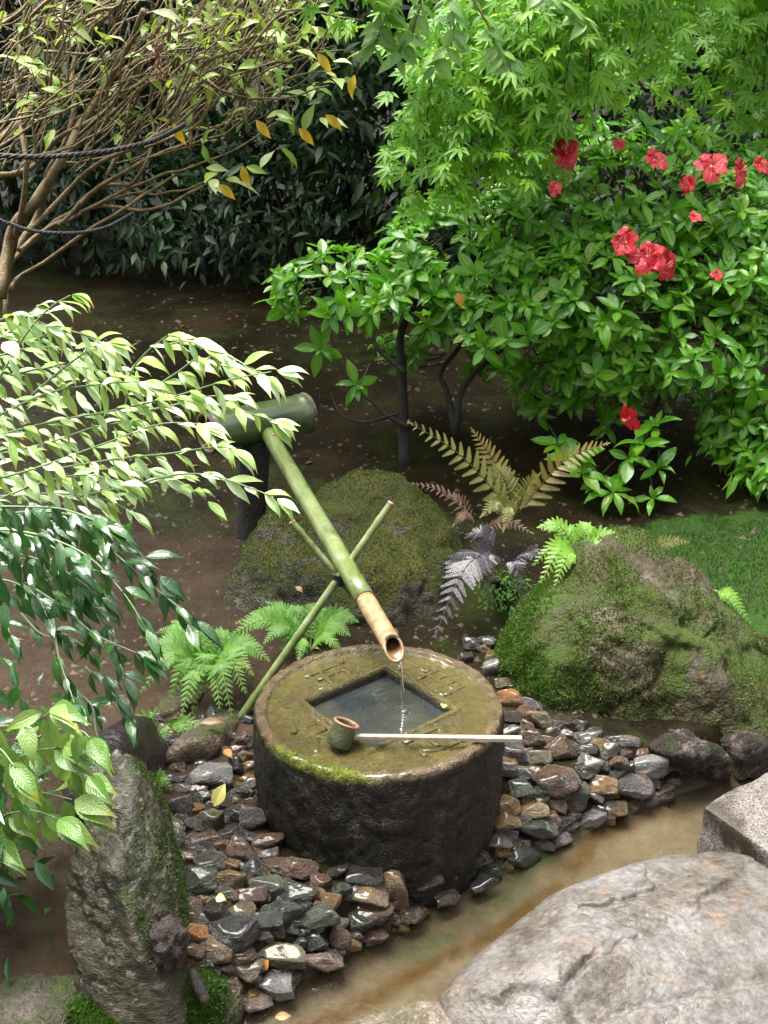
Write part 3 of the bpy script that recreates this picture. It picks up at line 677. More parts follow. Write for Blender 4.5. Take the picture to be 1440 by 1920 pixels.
lf = m.math('ADD', m.math('MULTIPLY', m.math('SUBTRACT', lx.outputs[0], float(B0[0]) - 0.075), -0.55), m.math('MULTIPLY', m.math('SUBTRACT', lx.outputs[1], float(B0[1]) - 0.225), -1.0))
mk = m.step(m.math('ADD', lf, m.math('MULTIPLY', m.math('SUBTRACT', m.noise(30, 4, 0.7, p), 0.5), 0.07)), 0.008, 0.026)
mk = m.math('MULTIPLY', mk, m.step(lx.outputs[2], BH - 0.020, BH - 0.006)); mk = m.math('MULTIPLY', mk, m.math('SUBTRACT', 1.0, m.step(lx.outputs[0], -0.02, 0.05)))
col = m.mix(mk, col, m.mix(m.step(b, 0.42, 0.6), (0.085, 0.11, 0.008), (0.17, 0.19, 0.012)))
col = m.mix(0.6, col, m.ramp(c, [(0.3, 0.45), (0.65, 1.0)]), 'MULTIPLY')
film = m.step(m.noise(7, 3, 0.5, p, 0.3), 0.38, 0.55)
rr = m.math('ADD', m.math('MULTIPLY', film, -0.22), 0.42)
m_basin = m.done(col, rr, m.bump(m.math('ADD', b, m.math('MULTIPLY', c, 0.7)), 0.75, 0.014), spec=0.4, coat=m.math('MULTIPLY', m.math('MULTIPLY', top, film), 0.7), coat_rough=0.06)

SQ = R(-5.8)                                         # turn of the square mouth off the diagonal
NA = 256
th = np.linspace(0, 2 * np.pi, NA, endpoint=False) + SQ
def sq(half): return half / np.maximum(np.abs(np.cos(th - SQ - np.pi / 4)), np.abs(np.sin(th - SQ - np.pi / 4)))
hw = 0.117
rings = []
def ring(r, z): rings.append((np.broadcast_to(r, (NA,)).copy(), np.broadcast_to(z, (NA,)).copy()))
S = sq(hw)
ring(S * 0.94, BH - 0.16); ring(S * 0.985, BH - 0.08); ring(S, BH - 0.006); ring(S + 0.003, BH + 0.001); ring(S + 0.006, BH + 0.0035)
f1 = sq(hw + 0.0125); ring(f1, BH + 0.0035); ring(f1 + 0.003, BH + 0.001); ring(f1 + 0.005, BH - 0.0045)
Ri = BR - 0.026; f2 = f1 + 0.005; 
for t in np.linspace(0.06, 0.96, 22): ring(f2 * (1 - t) + np.maximum(Ri, f2 + 0.004) * t, BH - 0.0045)
Rm = np.maximum(Ri, f2 + 0.004)
ring(Rm + 0.001, BH - 0.0035); ring(Rm + 0.003, BH + 0.004); ring(Rm + 0.006, BH + 0.0055); ring(BR - 0.008, BH + 0.005); ring(BR - 0.003, BH + 0.003); ring(BR - 0.0005, BH - 0.001)
for t in np.linspace(0.04, 1, 34): ring(BR + 0.006 * math.sin(t * 3), BH - 0.006 - t * (BH + 0.05))
Vb = []
for r, z in rings: Vb.append(np.c_[r * np.cos(th), r * np.sin(th), z])
Vb = np.vstack(Vb)
k = len(rings); Fb = np.array([(i * NA + j, (i + 1) * NA + j, (i + 1) * NA + (j + 1) % NA, i * NA + (j + 1) % NA) for i in range(k - 1) for j in range(NA)])
rad = np.hypot(Vb[:, 0], Vb[:, 1]); ontop = (Vb[:, 2] > BH - 0.005)
Vb[:, 2] += np.where(ontop, 0.0016 * fbm(Vb * 45, 4) + 0.0012 * fbm(Vb * 130, 2), 0)
sidev = (rad > BR - 0.013) & (Vb[:, 2] < BH + 0.01)
dr = np.where(sidev, 0.0035 * fbm(Vb * 22 + 4, 4) + 0.0030 * fbm(Vb * np.array((90, 90, 50)), 3), 0)
Vb[:, :2] *= (1 + dr / np.maximum(rad, 1e-3))[:, None]
basin = thing('stone_basin', 'round stone water basin like an old coin with a square mouth', 'basin', (B0[0], B0[1], 0))
link('basin_body', mesh('basin_body', Vb, Fb[:, ::-1].copy(), m_basin), basin)
# raised characters round the mouth, up = away over the far left side of the square
ua = SQ + R(135); up_ = np.array((math.cos(ua), math.sin(ua))); rt_ = np.array((math.cos(ua - math.pi / 2), math.sin(ua - math.pi / 2)))
def character(strokes, c, label, s=1.0):
    mb = MB()
    for pts in strokes:
        pts = np.array(pts, float)
        q = [np.r_[rt_ * (c[0] + x * s) + up_ * (c[1] + y * s), BH - 0.0015] for x, y in pts]
        cv = catmull(q, max(5, 4 * len(q)))
        V, Fc = tube(cv, 0.0066, 7); V[:, :2] += 0.0016 * np.c_[vnoise(V * 90), vnoise(V * 90 + 7)]; V[:, 2] = BH - 0.0040 + (V[:, 2] - (BH - 0.0015)) * 0.55 + 0.0008 * vnoise(V * 120)
        mb.add(V, Fc)
    o = link('raised_character', mb.mesh('raised_character', m_basin), basin); o['label'] = label
q = 0.062
character([[(-.058, .030), (.058, .030)], [(-.012, .030), (-.022, -.034)], [(-.040, .000), (.036, .000), (.032, -.034)], [(-.068, -.036), (.068, -.036)]], (0, hw + q), 'raised character on the far left side of the mouth')
character([[(-.030, .062), (-.045, .030)], [(-.036, .045), (-.036, -.062)], [(-.034, .036), (.034, .036)], [(-.034, .006), (.028, .006)], [(-.034, -.024), (.028, -.024)], [(-.034, -.056), (.036, -.056)], [(.000, .036), (.000, -.056)], [(.002, .064), (.008, .044)]], (hw + q, 0), 'raised character on the far right side of the mouth')
character([[(-.050, .034), (.048, .034), (.040, .020)], [(.000, .034), (.000, -.022)], [(.000, .004), (.034, .004)], [(-.032, .010), (-.046, -.032)], [(-.040, -.010), (-.004, -.030), (.060, -.036)]], (0, -hw - q), 'raised character on the near right side of the mouth')
character([[(-.010, .062), (-.030, .030)], [(-.018, .036), (.030, .036)], [(-.038, .004), (.036, .004)], [(.000, .036), (-.006, -.014), (-.036, -.058)], [(.000, -.004), (.036, -.056)]], (-hw - q, 0), 'raised character on the near left side of the mouth')
# moss along the near left rim
D_, F_ = Vb + np.array((B0[0], B0[1], 0)), np.vstack([Fb[:, [0, 2, 1]], Fb[:, [0, 3, 2]]])
def bm_mask(P, n):
    ang = np.degrees(np.arctan2(P[:, 1] - B0[1], P[:, 0] - B0[0])); r_ = np.hypot(P[:, 0] - B0[0], P[:, 1] - B0[1])
    return np.clip(1 - np.abs(ang + 122) / 34, 0, 1) * ((P[:, 2] > BH - 0.008) & (r_ > BR - 0.026)) + 1e-9
mb_y = leaf_mat('moss_yellow', [(0.07, 0.085, 0.006), (0.13, 0.145, 0.010)], 0.6, 0.3, vein=0)
fuzz(basin, D_, F_, 4200, 0.0042, mb_y, bm_mask, seed=9)

# water in the mouth, with rings spreading from the trickle
hit = at_z(757, 1338, BH - 0.022); lip = None
nW = 90; g1 = np.linspace(-1, 1, nW) * hw * 0.992
A_, B_ = np.meshgrid(g1, g1); ca, sa = math.cos(ua - math.pi / 2), math.sin(ua - math.pi / 2)
WX = B0[0] + A_ * ca - B_ * sa; WY = B0[1] + A_ * sa + B_ * ca
dh = np.hypot(WX - hit[0], WY - hit[1])
WZ = BH - 0.022 + 0.0017 * np.cos(dh * 520) * np.exp(-dh * 34) + 0.0004 * np.cos(dh * 300 + 1) * np.exp(-dh * 12)
I = (np.arange(nW - 1)[:, None] * nW + np.arange(nW - 1)[None]).ravel()
m = N('murky_water'); p = m.pos()
nb = m.bump(m.noise(26, 2, 0.5, p, 0.4), 0.05, 0.01)
cl = m.ramp(m.noise(7, 3, 0.5, p), [(0.35, (0.016, 0.020, 0.022)), (0.65, (0.046, 0.044, 0.034))])
m_mw = m.done(cl, 0.03, nb, spec=0.5)
wo = link('basin_water', mesh('basin_water', np.c_[WX.ravel(), WY.ravel(), WZ.ravel()], np.stack([I, I + 1, I + nW + 1, I + nW], 1), m_mw), kind='structure')

# ------------------------------------------------------------------ bamboo spout, post and cross piece
m = N('green_bamboo'); oc = m.objc(); p = m.pos()
fine = m.noise(60, 4, 0.7, p); big = m.noise(9, 5, 0.7, m.n('ShaderNodeMapping', {'Vector': p, 'Rotation': (0, 0, R(17)), 'Scale': (2.2, 0.45, 2.2)}).outputs[0], 0.4)
col = m.ramp(big, [(0.32, (0.075, 0.100, 0.022)), (0.5, (0.125, 0.165, 0.050)), (0.68, (0.19, 0.235, 0.095))])
col = m.mix(m.step(m.noise(18, 4, 0.7, p, 0.6), 0.60, 0.70), col, (0.14, 0.125, 0.03))
col = m.mix(m.step(m.noise(34, 4, 0.75, p, 0.8), 0.62, 0.68), col, (0.045, 0.05, 0.018))
col = m.mix(m.step(m.noise(11, 3, 0.6, p, 0.4), 0.56, 0.70), col, (0.20, 0.24, 0.15))
col = m.mix(0.35, col, m.ramp(fine, [(0.3, 0.55), (0.65, 1.0)]), 'MULTIPLY')
m_bam = m.done(col, 0.32, m.bump(fine, 0.12, 0.004), coat=0.3, coat_rough=0.15)
m = N('dark_green_bamboo'); p = m.pos()
col = m.ramp(m.noise(9, 5, 0.6, p, 0.4), [(0.3, (0.028, 0.048, 0.016)), (0.55, (0.060, 0.092, 0.034)), (0.72, (0.105, 0.110, 0.042))])
m_bamd = m.done(col, 0.3, m.bump(m.noise(70, 3, 0.6, p), 0.1, 0.004), coat=0.7, coat_rough=0.1)
m_tan = plain('dry_bamboo', (0.15, 0.085, 0.035), (0.40, 0.265, 0.145), 34, 0.35, 0.2, 0.3)
m_node = plain('bamboo_node', (0.035, 0.030, 0.018), (0.10, 0.075, 0.04), 60, 0.6, 0.3)
m_cut = plain('cut_bamboo', (0.26, 0.15, 0.075), (0.42, 0.27, 0.15), 60, 0.6, 0.3)
m_ins = plain('bamboo_inside', (0.10, 0.045, 0.016), (0.22, 0.105, 0.04), 40, 0.25, 0.3, 0.4)
m_blackwood = plain('blackened_post', (0.004, 0.004, 0.003), (0.012, 0.010, 0.007), 24, 0.8, 0.7)

YT = 3.47
top3 = at_y(497, 802, YT); tip3 = at_y(739, 1216, 2.125)
ax = norm(tip3 - top3); Ls = np.linalg.norm(tip3 - top3)
def frame(ax):
    sd = norm(np.cross(ax, (0, 0, 1))); return sd, np.cross(sd, ax)
def pipe(p0, p1, r0, r1, wall=0.006, cut0=0.0, cut1=0.0, n=28, swell=()):
    """Hollow cane from p0 to p1. cut1: how far the end is slanted, its upper lip longer when positive."""
    ax = norm(p1 - p0); L = np.linalg.norm(p1 - p0); sd, up = frame(ax)
    a = np.linspace(0, 2 * np.pi, n, endpoint=False); V = []; K = 14
    def prof(t):
        r = r0 + (r1 - r0) * t
        for c_, w_, h_ in swell: r += h_ * math.exp(-((t * L - c_) / w_) ** 2)
        return r
    ts = np.unique(np.r_[np.linspace(0, 1, K), [np.clip((c_ + d) / L, 0, 1) for c_, w_, h_ in swell for d in (-2 * w_, -w_, 0, w_, 2 * w_)]])
    for sgn, seq in ((0, ts), (1, ts[::-1])):
        for t in seq:
            r = prof(t) - sgn * wall
            off = t * L + np.sin(a) * (cut1 * r / r1 if t > 0.999 else 0.0) - np.sin(a) * (cut0 * r / r0 if t < 0.001 else 0.0)
            V.append(p0 + off[:, None] * ax + r * (np.cos(a)[:, None] * sd + np.sin(a)[:, None] * up))
    k = len(V); V = np.vstack(V)
    Fc = [(i * n + j, ((i + 1) % k) * n + j, ((i + 1) % k) * n + (j + 1) % n, i * n + (j + 1) % n) for i in range(k) for j in range(n)]
    return V, np.array(Fc)[:, ::-1].copy()
fount = thing('bamboo_fountain', 'green bamboo water spout on a thick cross piece and dark post', 'fountain', (*on_ground(462, 1003)[:2], float(gz(on_ground(462, 1003)[None])[0])))
along = lambda d: top3 + ax * d
def t_at(px, py):                                    # distance down the spout nearest an image point
    ds = np.linspace(0, Ls, 400); X = top3 + ds[:, None] * ax; x, y, _ = project(X); return ds[np.argmin((x - px) ** 2 + (y - py) ** 2)]
d1, d2 = t_at(594, 968), t_at(690, 1122)
r0s, r1s = 0.0262, 0.0242
spout = wpart('spout', mesh('spout', *pipe(along(-0.02), along(d2), r0s, r1s + 0.0005, swell=((d1 + 0.02, 0.006, 0.0012), (0.30, 0.006, 0.0)))  , m_bam), fount)
o = link('spout_tip', mesh('spout_tip', *pipe(along(d2 + 0.001), tip3, r1s - 0.0004, r1s - 0.0012, wall=0.0045, cut1=-0.026), m_tan), spout); o['label'] = 'dry tan end of the spout cut at a slant'
o = link('spout_lining', mesh('spout_lining', *pipe(along(d2 + 0.004), tip3 - ax * 0.003, r1s - 0.0052, r1s - 0.0062, wall=0.001, cut1=-0.020), m_ins), spout)
for d in (d1, d2):
    mb = MB(); sd, up = frame(ax); a = np.linspace(0, 2 * np.pi, 33)
    mb.tube([along(d) + (r1s + 0.0006) * (math.cos(t) * sd + math.sin(t) * up) for t in a], 0.0019, 6)
    link('node_ring', mb.mesh('node_ring', m_node), spout)
cl = at_y(386, 813, YT - 0.13); cr = at_y(576, 773, YT + 0.11)
cl[2] = cr[2] = (cl[2] + cr[2]) / 2
cax = norm(cr - cl); Lc = np.linalg.norm(cr - cl); rc = 0.068
cross = wpart('cross_piece', mesh('cross_piece', *pipe(cl, cr, rc, rc * 0.98, wall=0.011, n=36, swell=((0.022, 0.010, 0.004), (Lc - 0.03, 0.010, 0.004)))  , m_bamd), fount)
for d, s_ in ((0.006, -1), (Lc - 0.006, 1)):
    mb = MB(); sd, up = frame(cax); a = np.linspace(0, 2 * np.pi, 41)
    mb.tube([cl + cax * d + (rc - 0.004) * (math.cos(t) * sd + math.sin(t) * up) for t in a], 0.0075, 8)
    link('cut_rim', mb.mesh('cut_rim', plain('brown_cut_rim', (0.055, 0.032, 0.022), (0.15, 0.10, 0.075), 40, 0.6, 0.4)), cross)
    c_ = cl + cax * (0.05 if s_ < 0 else Lc - 0.05); a = np.linspace(0, 2 * np.pi, 24, endpoint=False)
    V = np.vstack([[c_], [c_ + (rc - 0.008) * (math.cos(t) * sd + math.sin(t) * up) for t in a]])
    link('inner_wall', mesh('inner_wall', V, [(0, i + 1, (i + 1) % 24 + 1) for i in range(24)], m_ins), cross)
mb = MB(); sd, up = frame(ax); a = np.linspace(0, 2 * np.pi, 33); e = along(0.035)
mb.tube([e + (r0s + 0.001) * (math.cos(t) * sd + math.sin(t) * up) for t in a], 0.0045, 8)
link('collar', mb.mesh('collar', plain('rusty_collar', (0.14, 0.06, 0.025), (0.26, 0.13, 0.06), 50, 0.5, 0.3)), spout)
for px, py in ((512, 846),):
    c_ = at_y(px, py, 3.28); mb = MB(); V, Fc = ico(2); mb.add(V * 0.007 + along(0.135) + up * r0s, [tuple(f) for f in Fc])
    link('peg', mb.mesh('peg', m_tan), spout)
pb = np.array(fount.location); mid = cl + cax * Lc * 0.47; rP = 0.052
mb = MB(); n_ = 12; pts = np.linspace(0, 1, n_)[:, None]; P0 = np.array((pb[0], pb[1], pb[2] - 0.1)); P1 = np.array((mid[0], mid[1], mid[2] - rc + 0.012))
mb.tube(P0 * (1 - pts) + P1 * pts, np.full(n_, rP), 20)
wpart('post', mb.mesh('post', m_blackwood), fount)

# two crossed canes that carry the spout
dX = t_at(640, 1070); cpt = along(dX)
def cane(root, p0, p1, r, name='cane'):
    n = 40; t = np.linspace(0, 1, n)[:, None]; pts = p0 * (1 - t) + p1 * t; L = np.linalg.norm(p1 - p0)
    rr = r * (1.08 - 0.16 * t[:, 0]); nodes = np.arange(0.07, L, 0.19)
    for nd in nodes: rr = rr + 0.0016 * np.exp(-((t[:, 0] * L - nd) / 0.006) ** 2)
    V, Fc = tube(pts, rr, 14, cap=False)
    o = wpart(name, mesh(name, V, Fc, m_bam), root)
    for e, c_ in ((p1, 1.0),):
        V, Fc = tube([e - norm(p1 - p0) * 0.006, e + norm(p1 - p0) * 0.002], [r * 0.96, r * 0.9], 14); link('cut_end', mesh('cut_end', V, Fc, m_cut), o)
    return o
below = cpt + np.array((0, 0.01, -r0s - 0.014))
a0 = on_ground(446, 1346, 0.0); a0[2] -= 0.01
prop = thing('bamboo_prop', 'two thin crossed bamboo canes tied under the spout', 'support', a0)
q = at_y(632, 1088, below[1]); dA = norm(q - a0)
# far end of the long cane: the point on its line seen at the image point of its cut top
best = min(np.linspace(0.5, 1.6, 500), key=lambda s_: np.hypot(*(np.array(project(a0 + dA * s_)[:2]) - (746, 951))))
oA = cane(prop, a0, a0 + dA * best, 0.0105); oA['label'] = 'longer cane rising from the left foot to the upper right'
bt = at_y(547, 978, below[1] + 0.06); q2 = at_y(640, 1088, below[1] + 0.022); dB = norm(q2 - bt)
bb = bt + dB * ((bt[2] - 0.02) / max(0.05, -dB[2]))
oB = cane(prop, bb, bt, 0.0095); oB['label'] = 'shorter looking cane behind the spout with its cut top at upper left'
mb = MB(); s_ = np.linspace(0, 10 * np.pi, 120); cc = at_y(634, 1085, below[1] + 0.008)
mb.tube(np.c_[cc[0] + 0.017 * np.cos(s_), cc[1] + 0.017 * np.sin(s_), cc[2] + (s_ / (10 * np.pi) - 0.5) * 0.03 + 0.004 * np.sin(s_ * 2)], 0.0028, 6)
wpart('tie', mb.mesh('tie', plain('dark_cord', (0.012, 0.010, 0.009), (0.03, 0.025, 0.02), 80, 0.7, 0.4)), prop)

# trickle of water
m = N('clear_water'); m.t.links.new(m.n('ShaderNodeBsdfGlass', {'Color': (1, 1, 1), 'Roughness': 0.02, 'IOR': 1.33}).outputs[0], m.out.inputs[0]); m_clear = m.mat
st = tip3 - up * r1s * 0.75 - ax * -0.012
st = at_y(748, 1240, tip3[1] - 0.012)
pts = [st, st * 0.75 + hit * 0.25 + np.array((0.002, -0.004, 0.012)), st * 0.4 + hit * 0.6 + np.array((0.001, -0.002, 0.008)), hit]
cv = catmull(pts, 26); k_ = np.linspace(0, 1, 26)
mb = MB(); mb.tube(cv, 0.0046 - 0.0018 * k_ + 0.0006 * np.sin(k_ * 30), 8)
r = np.random.default_rng(5)
for _ in range(26):
    a_ = r.uniform(0, 6.28); d_ = abs(r.normal(0, 0.011)); V, Fc = ico(1)
    mb.add(V * r.uniform(0.0009, 0.0024) + hit + np.array((d_ * math.cos(a_), d_ * math.sin(a_), r.uniform(0.0, 0.012))), [tuple(f) for f in Fc])
tr = link('water_trickle', mb.mesh('water_trickle', m_clear)); tag(tr, 'thin trickle of water falling from the bamboo spout into the basin', 'water')

# ladle
lad0 = at_z(634, 1399, BH + 0.004)
ladle = thing('bamboo_ladle', 'small bamboo dipper with a long pale handle lying across the basin rim', 'ladle', lad0)
cax_ = norm(at_y(646, 1366, lad0[1] + 0.012) - lad0); c1 = lad0 + cax_ * 0.052
cup = wpart('cup', mesh('cup', *pipe(lad0 + cax_ * 0.002, c1, 0.0255, 0.0275, wall=0.0045, n=28, swell=((0.012, 0.012, 0.0015),)), plain('ladle_cup', (0.030, 0.040, 0.018), (0.075, 0.080, 0.034), 40, 0.3, 0.3, 0.4)), ladle)
sd, up = frame(cax_); a = np.linspace(0, 2 * np.pi, 33)
mb = MB(); mb.tube([c1 + 0.0255 * (math.cos(t) * sd + math.sin(t) * up) for t in a], 0.0031, 8)
link('cup_rim', mb.mesh('cup_rim', plain('cup_rim', (0.20, 0.085, 0.045), (0.34, 0.17, 0.10), 60, 0.45, 0.2)), cup)
V, Fc = tube([lad0 + cax_ * 0.001, lad0 + cax_ * 0.006], [0.0245, 0.0245], 24); link('cup_floor', mesh('cup_floor', V, Fc, m_ins), cup)
V, Fc = tube([lad0 + cax_ * 0.028, lad0 + cax_ * 0.030], [0.0222, 0.0222], 24); link('cup_lining', mesh('cup_lining', V, Fc, m_ins), cup)
h0 = at_y(655, 1381, lad0[1] + 0.004); h1 = at_z(978, 1385, BH + 0.016)
h0[2] = BH + 0.026
hd = norm(h1 - h0); hs_, hu = frame(hd); V = []
for t in np.linspace(0, 1, 10):
    w_ = 0.0042 + 0.0012 * t; c_ = h0 * (1 - t) + h1 * t
    for x_, y_ in ((-1, -1), (1, -1), (1.0, 0.5), (0.6, 1), (-0.6, 1), (-1, 0.5)): V.append(c_ + hs_ * x_ * w_ * 1.15 + hu * y_ * w_)
Fc = [(i * 6 + j, i * 6 + (j + 1) % 6, (i + 1) * 6 + (j + 1) % 6, (i + 1) * 6 + j) for i in range(9) for j in range(6)] + [tuple(range(5, -1, -1)), tuple(54 + j for j in range(6))]
wpart('handle', mesh('handle', V, Fc, plain('pale_handle', (0.26, 0.22, 0.16), (0.42, 0.37, 0.30), 50, 0.3, 0.15, 0.3), smooth=False), ladle)

# ------------------------------------------------------------------ leaves
def leaf_shape(w=0.3, rows=7, fold=0.25, droop=0.25, shape=1.0, tipcurl=0.0, wave=0.0, pw=1.3):
    V, uv = [], []
    for i in range(rows):
        t = i / (rows - 1); h = w * (math.sin(math.pi * min(1, t ** shape)) ** pw) * (1.1 - 0.15 * t) if 0 < t < 1 else 0.004
        for x in (-1, -0.5, 0, 0.5, 1):
            V.append((x * h, t - tipcurl * max(0, t - 0.6) ** 2, abs(x) * h * fold - droop * t * t - tipcurl * 1.5 * max(0, t - 0.55) ** 2 + wave * math.sin(t * 17 + x * 2) * abs(x) * h)); uv.append((0.5 + 0.5 * x, t))
    Fc = [(r_ * 5 + c_, r_ * 5 + c_ + 1, (r_ + 1) * 5 + c_ + 1, (r_ + 1) * 5 + c_) for r_ in range(rows - 1) for c_ in range(4)]
    return np.array(V), np.array(Fc), np.array(uv)
def simple_leaf(w=0.25, droop=0.2):
    V = [(0, 0, 0), (-w, 0.45, -0.02), (0, 0.5, -droop * 0.3 - 0.06), (w, 0.45, -0.02), (0, 1, -droop)]
    return np.array(V, float), np.array([(0, 2, 1, 1), (0, 3, 2, 2), (1, 2, 4, 4), (2, 3, 4, 4)])[:, :3], np.array([(0.5, 0), (0, 0.5), (0.5, 0.5), (1, 0.5), (0.5, 1)])
def maple_shape():
    ang = [-118, -78, -38, 0, 38, 78, 118]; ln = [0.42, 0.72, 0.95, 1.0, 0.95, 0.72, 0.42]
    V = [(0, 0, 0)]; uv = [(0.5, 0.0)]; Fc = []; prev = None
    for k_, (a_, l_) in enumerate(zip(ang, ln)):
        a_ = math.radians(a_); d = np.array((math.sin(a_), math.cos(a_))); s_ = np.array((d[1], -d[0]))
        pts = [(d * 0.34 * l_ + s_ * -0.10, 0.02), (d * 0.56 * l_ + s_ * -0.125, 0.0), (d * l_, -0.16 * l_), (d * 0.56 * l_ + s_ * 0.125, 0.0), (d * 0.34 * l_ + s_ * 0.10, 0.02), (d * 0.56 * l_, -0.07)]
        b0 = len(V)
        for (q_, z_) , u_ in zip(pts, ((0.1, .3), (0.1, .6), (.5, 1), (.9, .6), (.9, .3), (.5, .6))): V.append((q_[0], q_[1], z_)); uv.append(u_)
        Fc += [(0, b0 + 5, b0), (b0, b0 + 5, b0 + 1), (b0 + 1, b0 + 5, b0 + 2), (b0 + 2, b0 + 5, b0 + 3), (b0 + 3, b0 + 5, b0 + 4), (0, b0 + 4, b0 + 5)]
        if prev is not None: Fc.append((0, b0, prev))
        prev = b0 + 4
    return np.array(V, float), np.array(Fc)[:, ::-1].copy(), np.array(uv)
def pinna_shape(n=9, blunt=False):                   # one leaflet of a fern, itself cut into paired lobes
    V, uv, Fc = [], [], []
    def addp(P, f):
        b_ = len(V); V.extend(P); uv.extend([(0.3, 0.5)] * len(P)); Fc.extend([tuple(i + b_ for i in q_) for q_ in f])
    addp([(-0.012, 0, 0), (0.012, 0, 0), (0.004, 1, -0.12), (-0.004, 1, -0.12)], [(0, 1, 2), (0, 2, 3)])
    for i in range(n):
        t = 0.04 + 0.93 * i / n; L = (0.215 if not blunt else 0.25) * (1 - t) ** 0.55 * (0.75 + 0.25 * min(1, t * 6)); z = -0.12 * t * t; w_ = 0.5 * 0.93 / n * 0.95
        for s_ in (-1, 1):
            P = [(0, t - w_, z), (s_ * L * 0.6, t - w_ * 0.75 + L * 0.18, z + 0.012), (s_ * L, t + L * 0.42, z - 0.012), (s_ * L * 0.55, t + w_ + L * 0.20, z + 0.012), (0, t + w_ * 0.9, z)]
            f = [(0, 1, 4), (1, 3, 4), (1, 2, 3)]
            addp(P, f if s_ > 0 else [q_[::-1] for q_ in f])
    return np.array(V, float), np.array(Fc), np.array(uv)

def leafM(base, d, n, s, wid=1.0):
    y = norm(d); x = np.cross(y, n)
    if np.linalg.norm(x) < 1e-4: x = np.cross(y, (1, 0.1, 0.2))
    x = norm(x); z = np.cross(x, y)
    M_ = np.eye(4); M_[:3, 0] = x * s * wid; M_[:3, 1] = y * s; M_[:3, 2] = z * s; M_[:3, 3] = base
    return M_
def mass(name, shape, Ms, mat):
    V, Fc, uv = shape; Ms = np.asarray(Ms); n = len(Ms)
    W = np.einsum('nij,vj->nvi', Ms[:, :3, :3], V) + Ms[:, None, :3, 3]
    FF = (Fc[None] + (np.arange(n) * len(V))[:, None, None]).reshape(-1, Fc.shape[1])
    return mesh(name, W.reshape(-1, 3), FF, mat, np.tile(uv, (n, 1)))
def leaves(root, shapes, Ms, mats, cap=300, name='leaf', massname='leaves'):
    """The leaves that show largest become parts of their own (shared meshes), the rest one joined part."""
    Ms = np.asarray(Ms); n = len(Ms); loc = T(-np.array(root.location))
    x, y, d = project(Ms[:, :3, 3] + Ms[:, :3, 1] * 0.5)
    size = np.linalg.norm(Ms[:, :3, 1], axis=1) / np.maximum(d, 0.1)
    infr = (x > 5) & (x < 1435) & (y > 5) & (y < 1915)
    order = np.argsort(d - 3 * size); taken = {}; first, second = [], []
    for i in order:
        if not infr[i]: continue
        key = (int(x[i] // 26), int(y[i] // 26))
        if taken.get(key, 0) < 1: first.append(i)
        else: second.append(i)
        taken[key] = taken.get(key, 0) + 1
    pick = (first + second)[:cap]
    kinds = [(si, mi) for si in range(len(shapes)) for mi in range(len(mats))]
    meshes = {k_: mesh(name, shapes[k_[0]][0], shapes[k_[0]][1], mats[k_[1]], shapes[k_[0]][2]) for k_ in kinds}
    which = rng.integers(0, len(kinds), n)
    for i in pick:
        link(name, meshes[kinds[which[i]]], root, loc @ Matrix(Ms[i].tolist()))
    rest = np.setdiff1d(np.arange(n), np.array(pick, int))
    if len(rest):
        mi = np.array([kinds[w_][1] for w_ in which])
        V_, F_, U_, M_, b_ = [], [], [], [], 0
        for k_, (si, mm) in enumerate(kinds):
            sel = rest[which[rest] == k_]
            if not len(sel): continue
            V, Fc, uv = shapes[si]; MM = Ms[sel]
            W = np.einsum('nij,vj->nvi', MM[:, :3, :3], V) + MM[:, None, :3, 3]
            FF = (Fc[None] + (np.arange(len(sel)) * len(V))[:, None, None]).reshape(-1, Fc.shape[1]) + b_
            V_.append(W.reshape(-1, 3)); F_.append(FF); U_.append(np.tile(uv, (len(sel), 1))); M_.append(np.full(len(FF), mm)); b_ += W.size // 3
        me = mesh(massname, np.vstack(V_), np.vstack(F_), None, np.vstack(U_))
        for mt in mats: me.materials.append(mt)
        me.polygons.foreach_set('material_index', np.concatenate(M_).astype(np.int32))
        link(massname, me, root, loc, 'stuff')
def jit(s, n=3): return rng.normal(0, s, n)
UP = np.array((0, 0, 1.0)); CAMV = np.array((0, -0.75, 0.6))

bark = plain('brown_bark', (0.085, 0.058, 0.022), (0.27, 0.195, 0.085), 30, 0.55, 0.8)
bark_d = plain('dark_bark', (0.006, 0.005, 0.003), (0.022, 0.016, 0.010), 30, 0.75, 0.8)

# ------------------------------------------------------------------ azalea with red flowers
aroot = on_ground(765, 868)
az = thing('azalea_bush', 'leafy azalea bush with red flowers and glossy whorled leaves, over the boulders', 'bush', aroot)
lobes = [((1190, 430), 4.35, (.66, .55, .40), 300), ((900, 490), 4.2, (.40, .40, .27), 120), ((640, 545), 4.15, (.25, .30, .17), 50), ((1360, 540), 4.1, (.36, .40, .34), 130), ((1120, 560), 3.95, (.36, .30, .24), 90), ((960, 590), 3.95, (.30, .26, .17), 54), ((1280, 650), 3.9, (.34, .28, .24), 90), ((1400, 800), 3.9, (.18, .25, .2), 34), ((1150, 680), 3.9, (.22, .22, .14), 34), ((1390, 690), 3.95, (.24, .3, .16), 18), ((780, 560), 4.1, (.26, .3, .16), 40), ((900, 660), 4.35, (.45, .25, .16), 50), ((1120, 740), 4.2, (.35, .25, .16), 40)]
clusters = []
for (px, py), yy, rr_, n_ in lobes:
    c_ = at_y(px, py, yy); rr_ = np.array(rr_); k_ = 0
    while k_ < n_:
        d_ = norm(rng.normal(0, 1, 3))
        if d_[2] < -0.45 or d_[1] > 0.75: continue
        f_ = rng.uniform(0.72, 1.04); P = c_ + d_ * rr_ * f_
        clusters.append((P, norm(d_ / rr_ * 0.25 + UP * 0.75 + np.array((0, -0.35, 0)) + jit(0.25)), c_, rng.uniform(0.062, 0.098))); k_ += 1
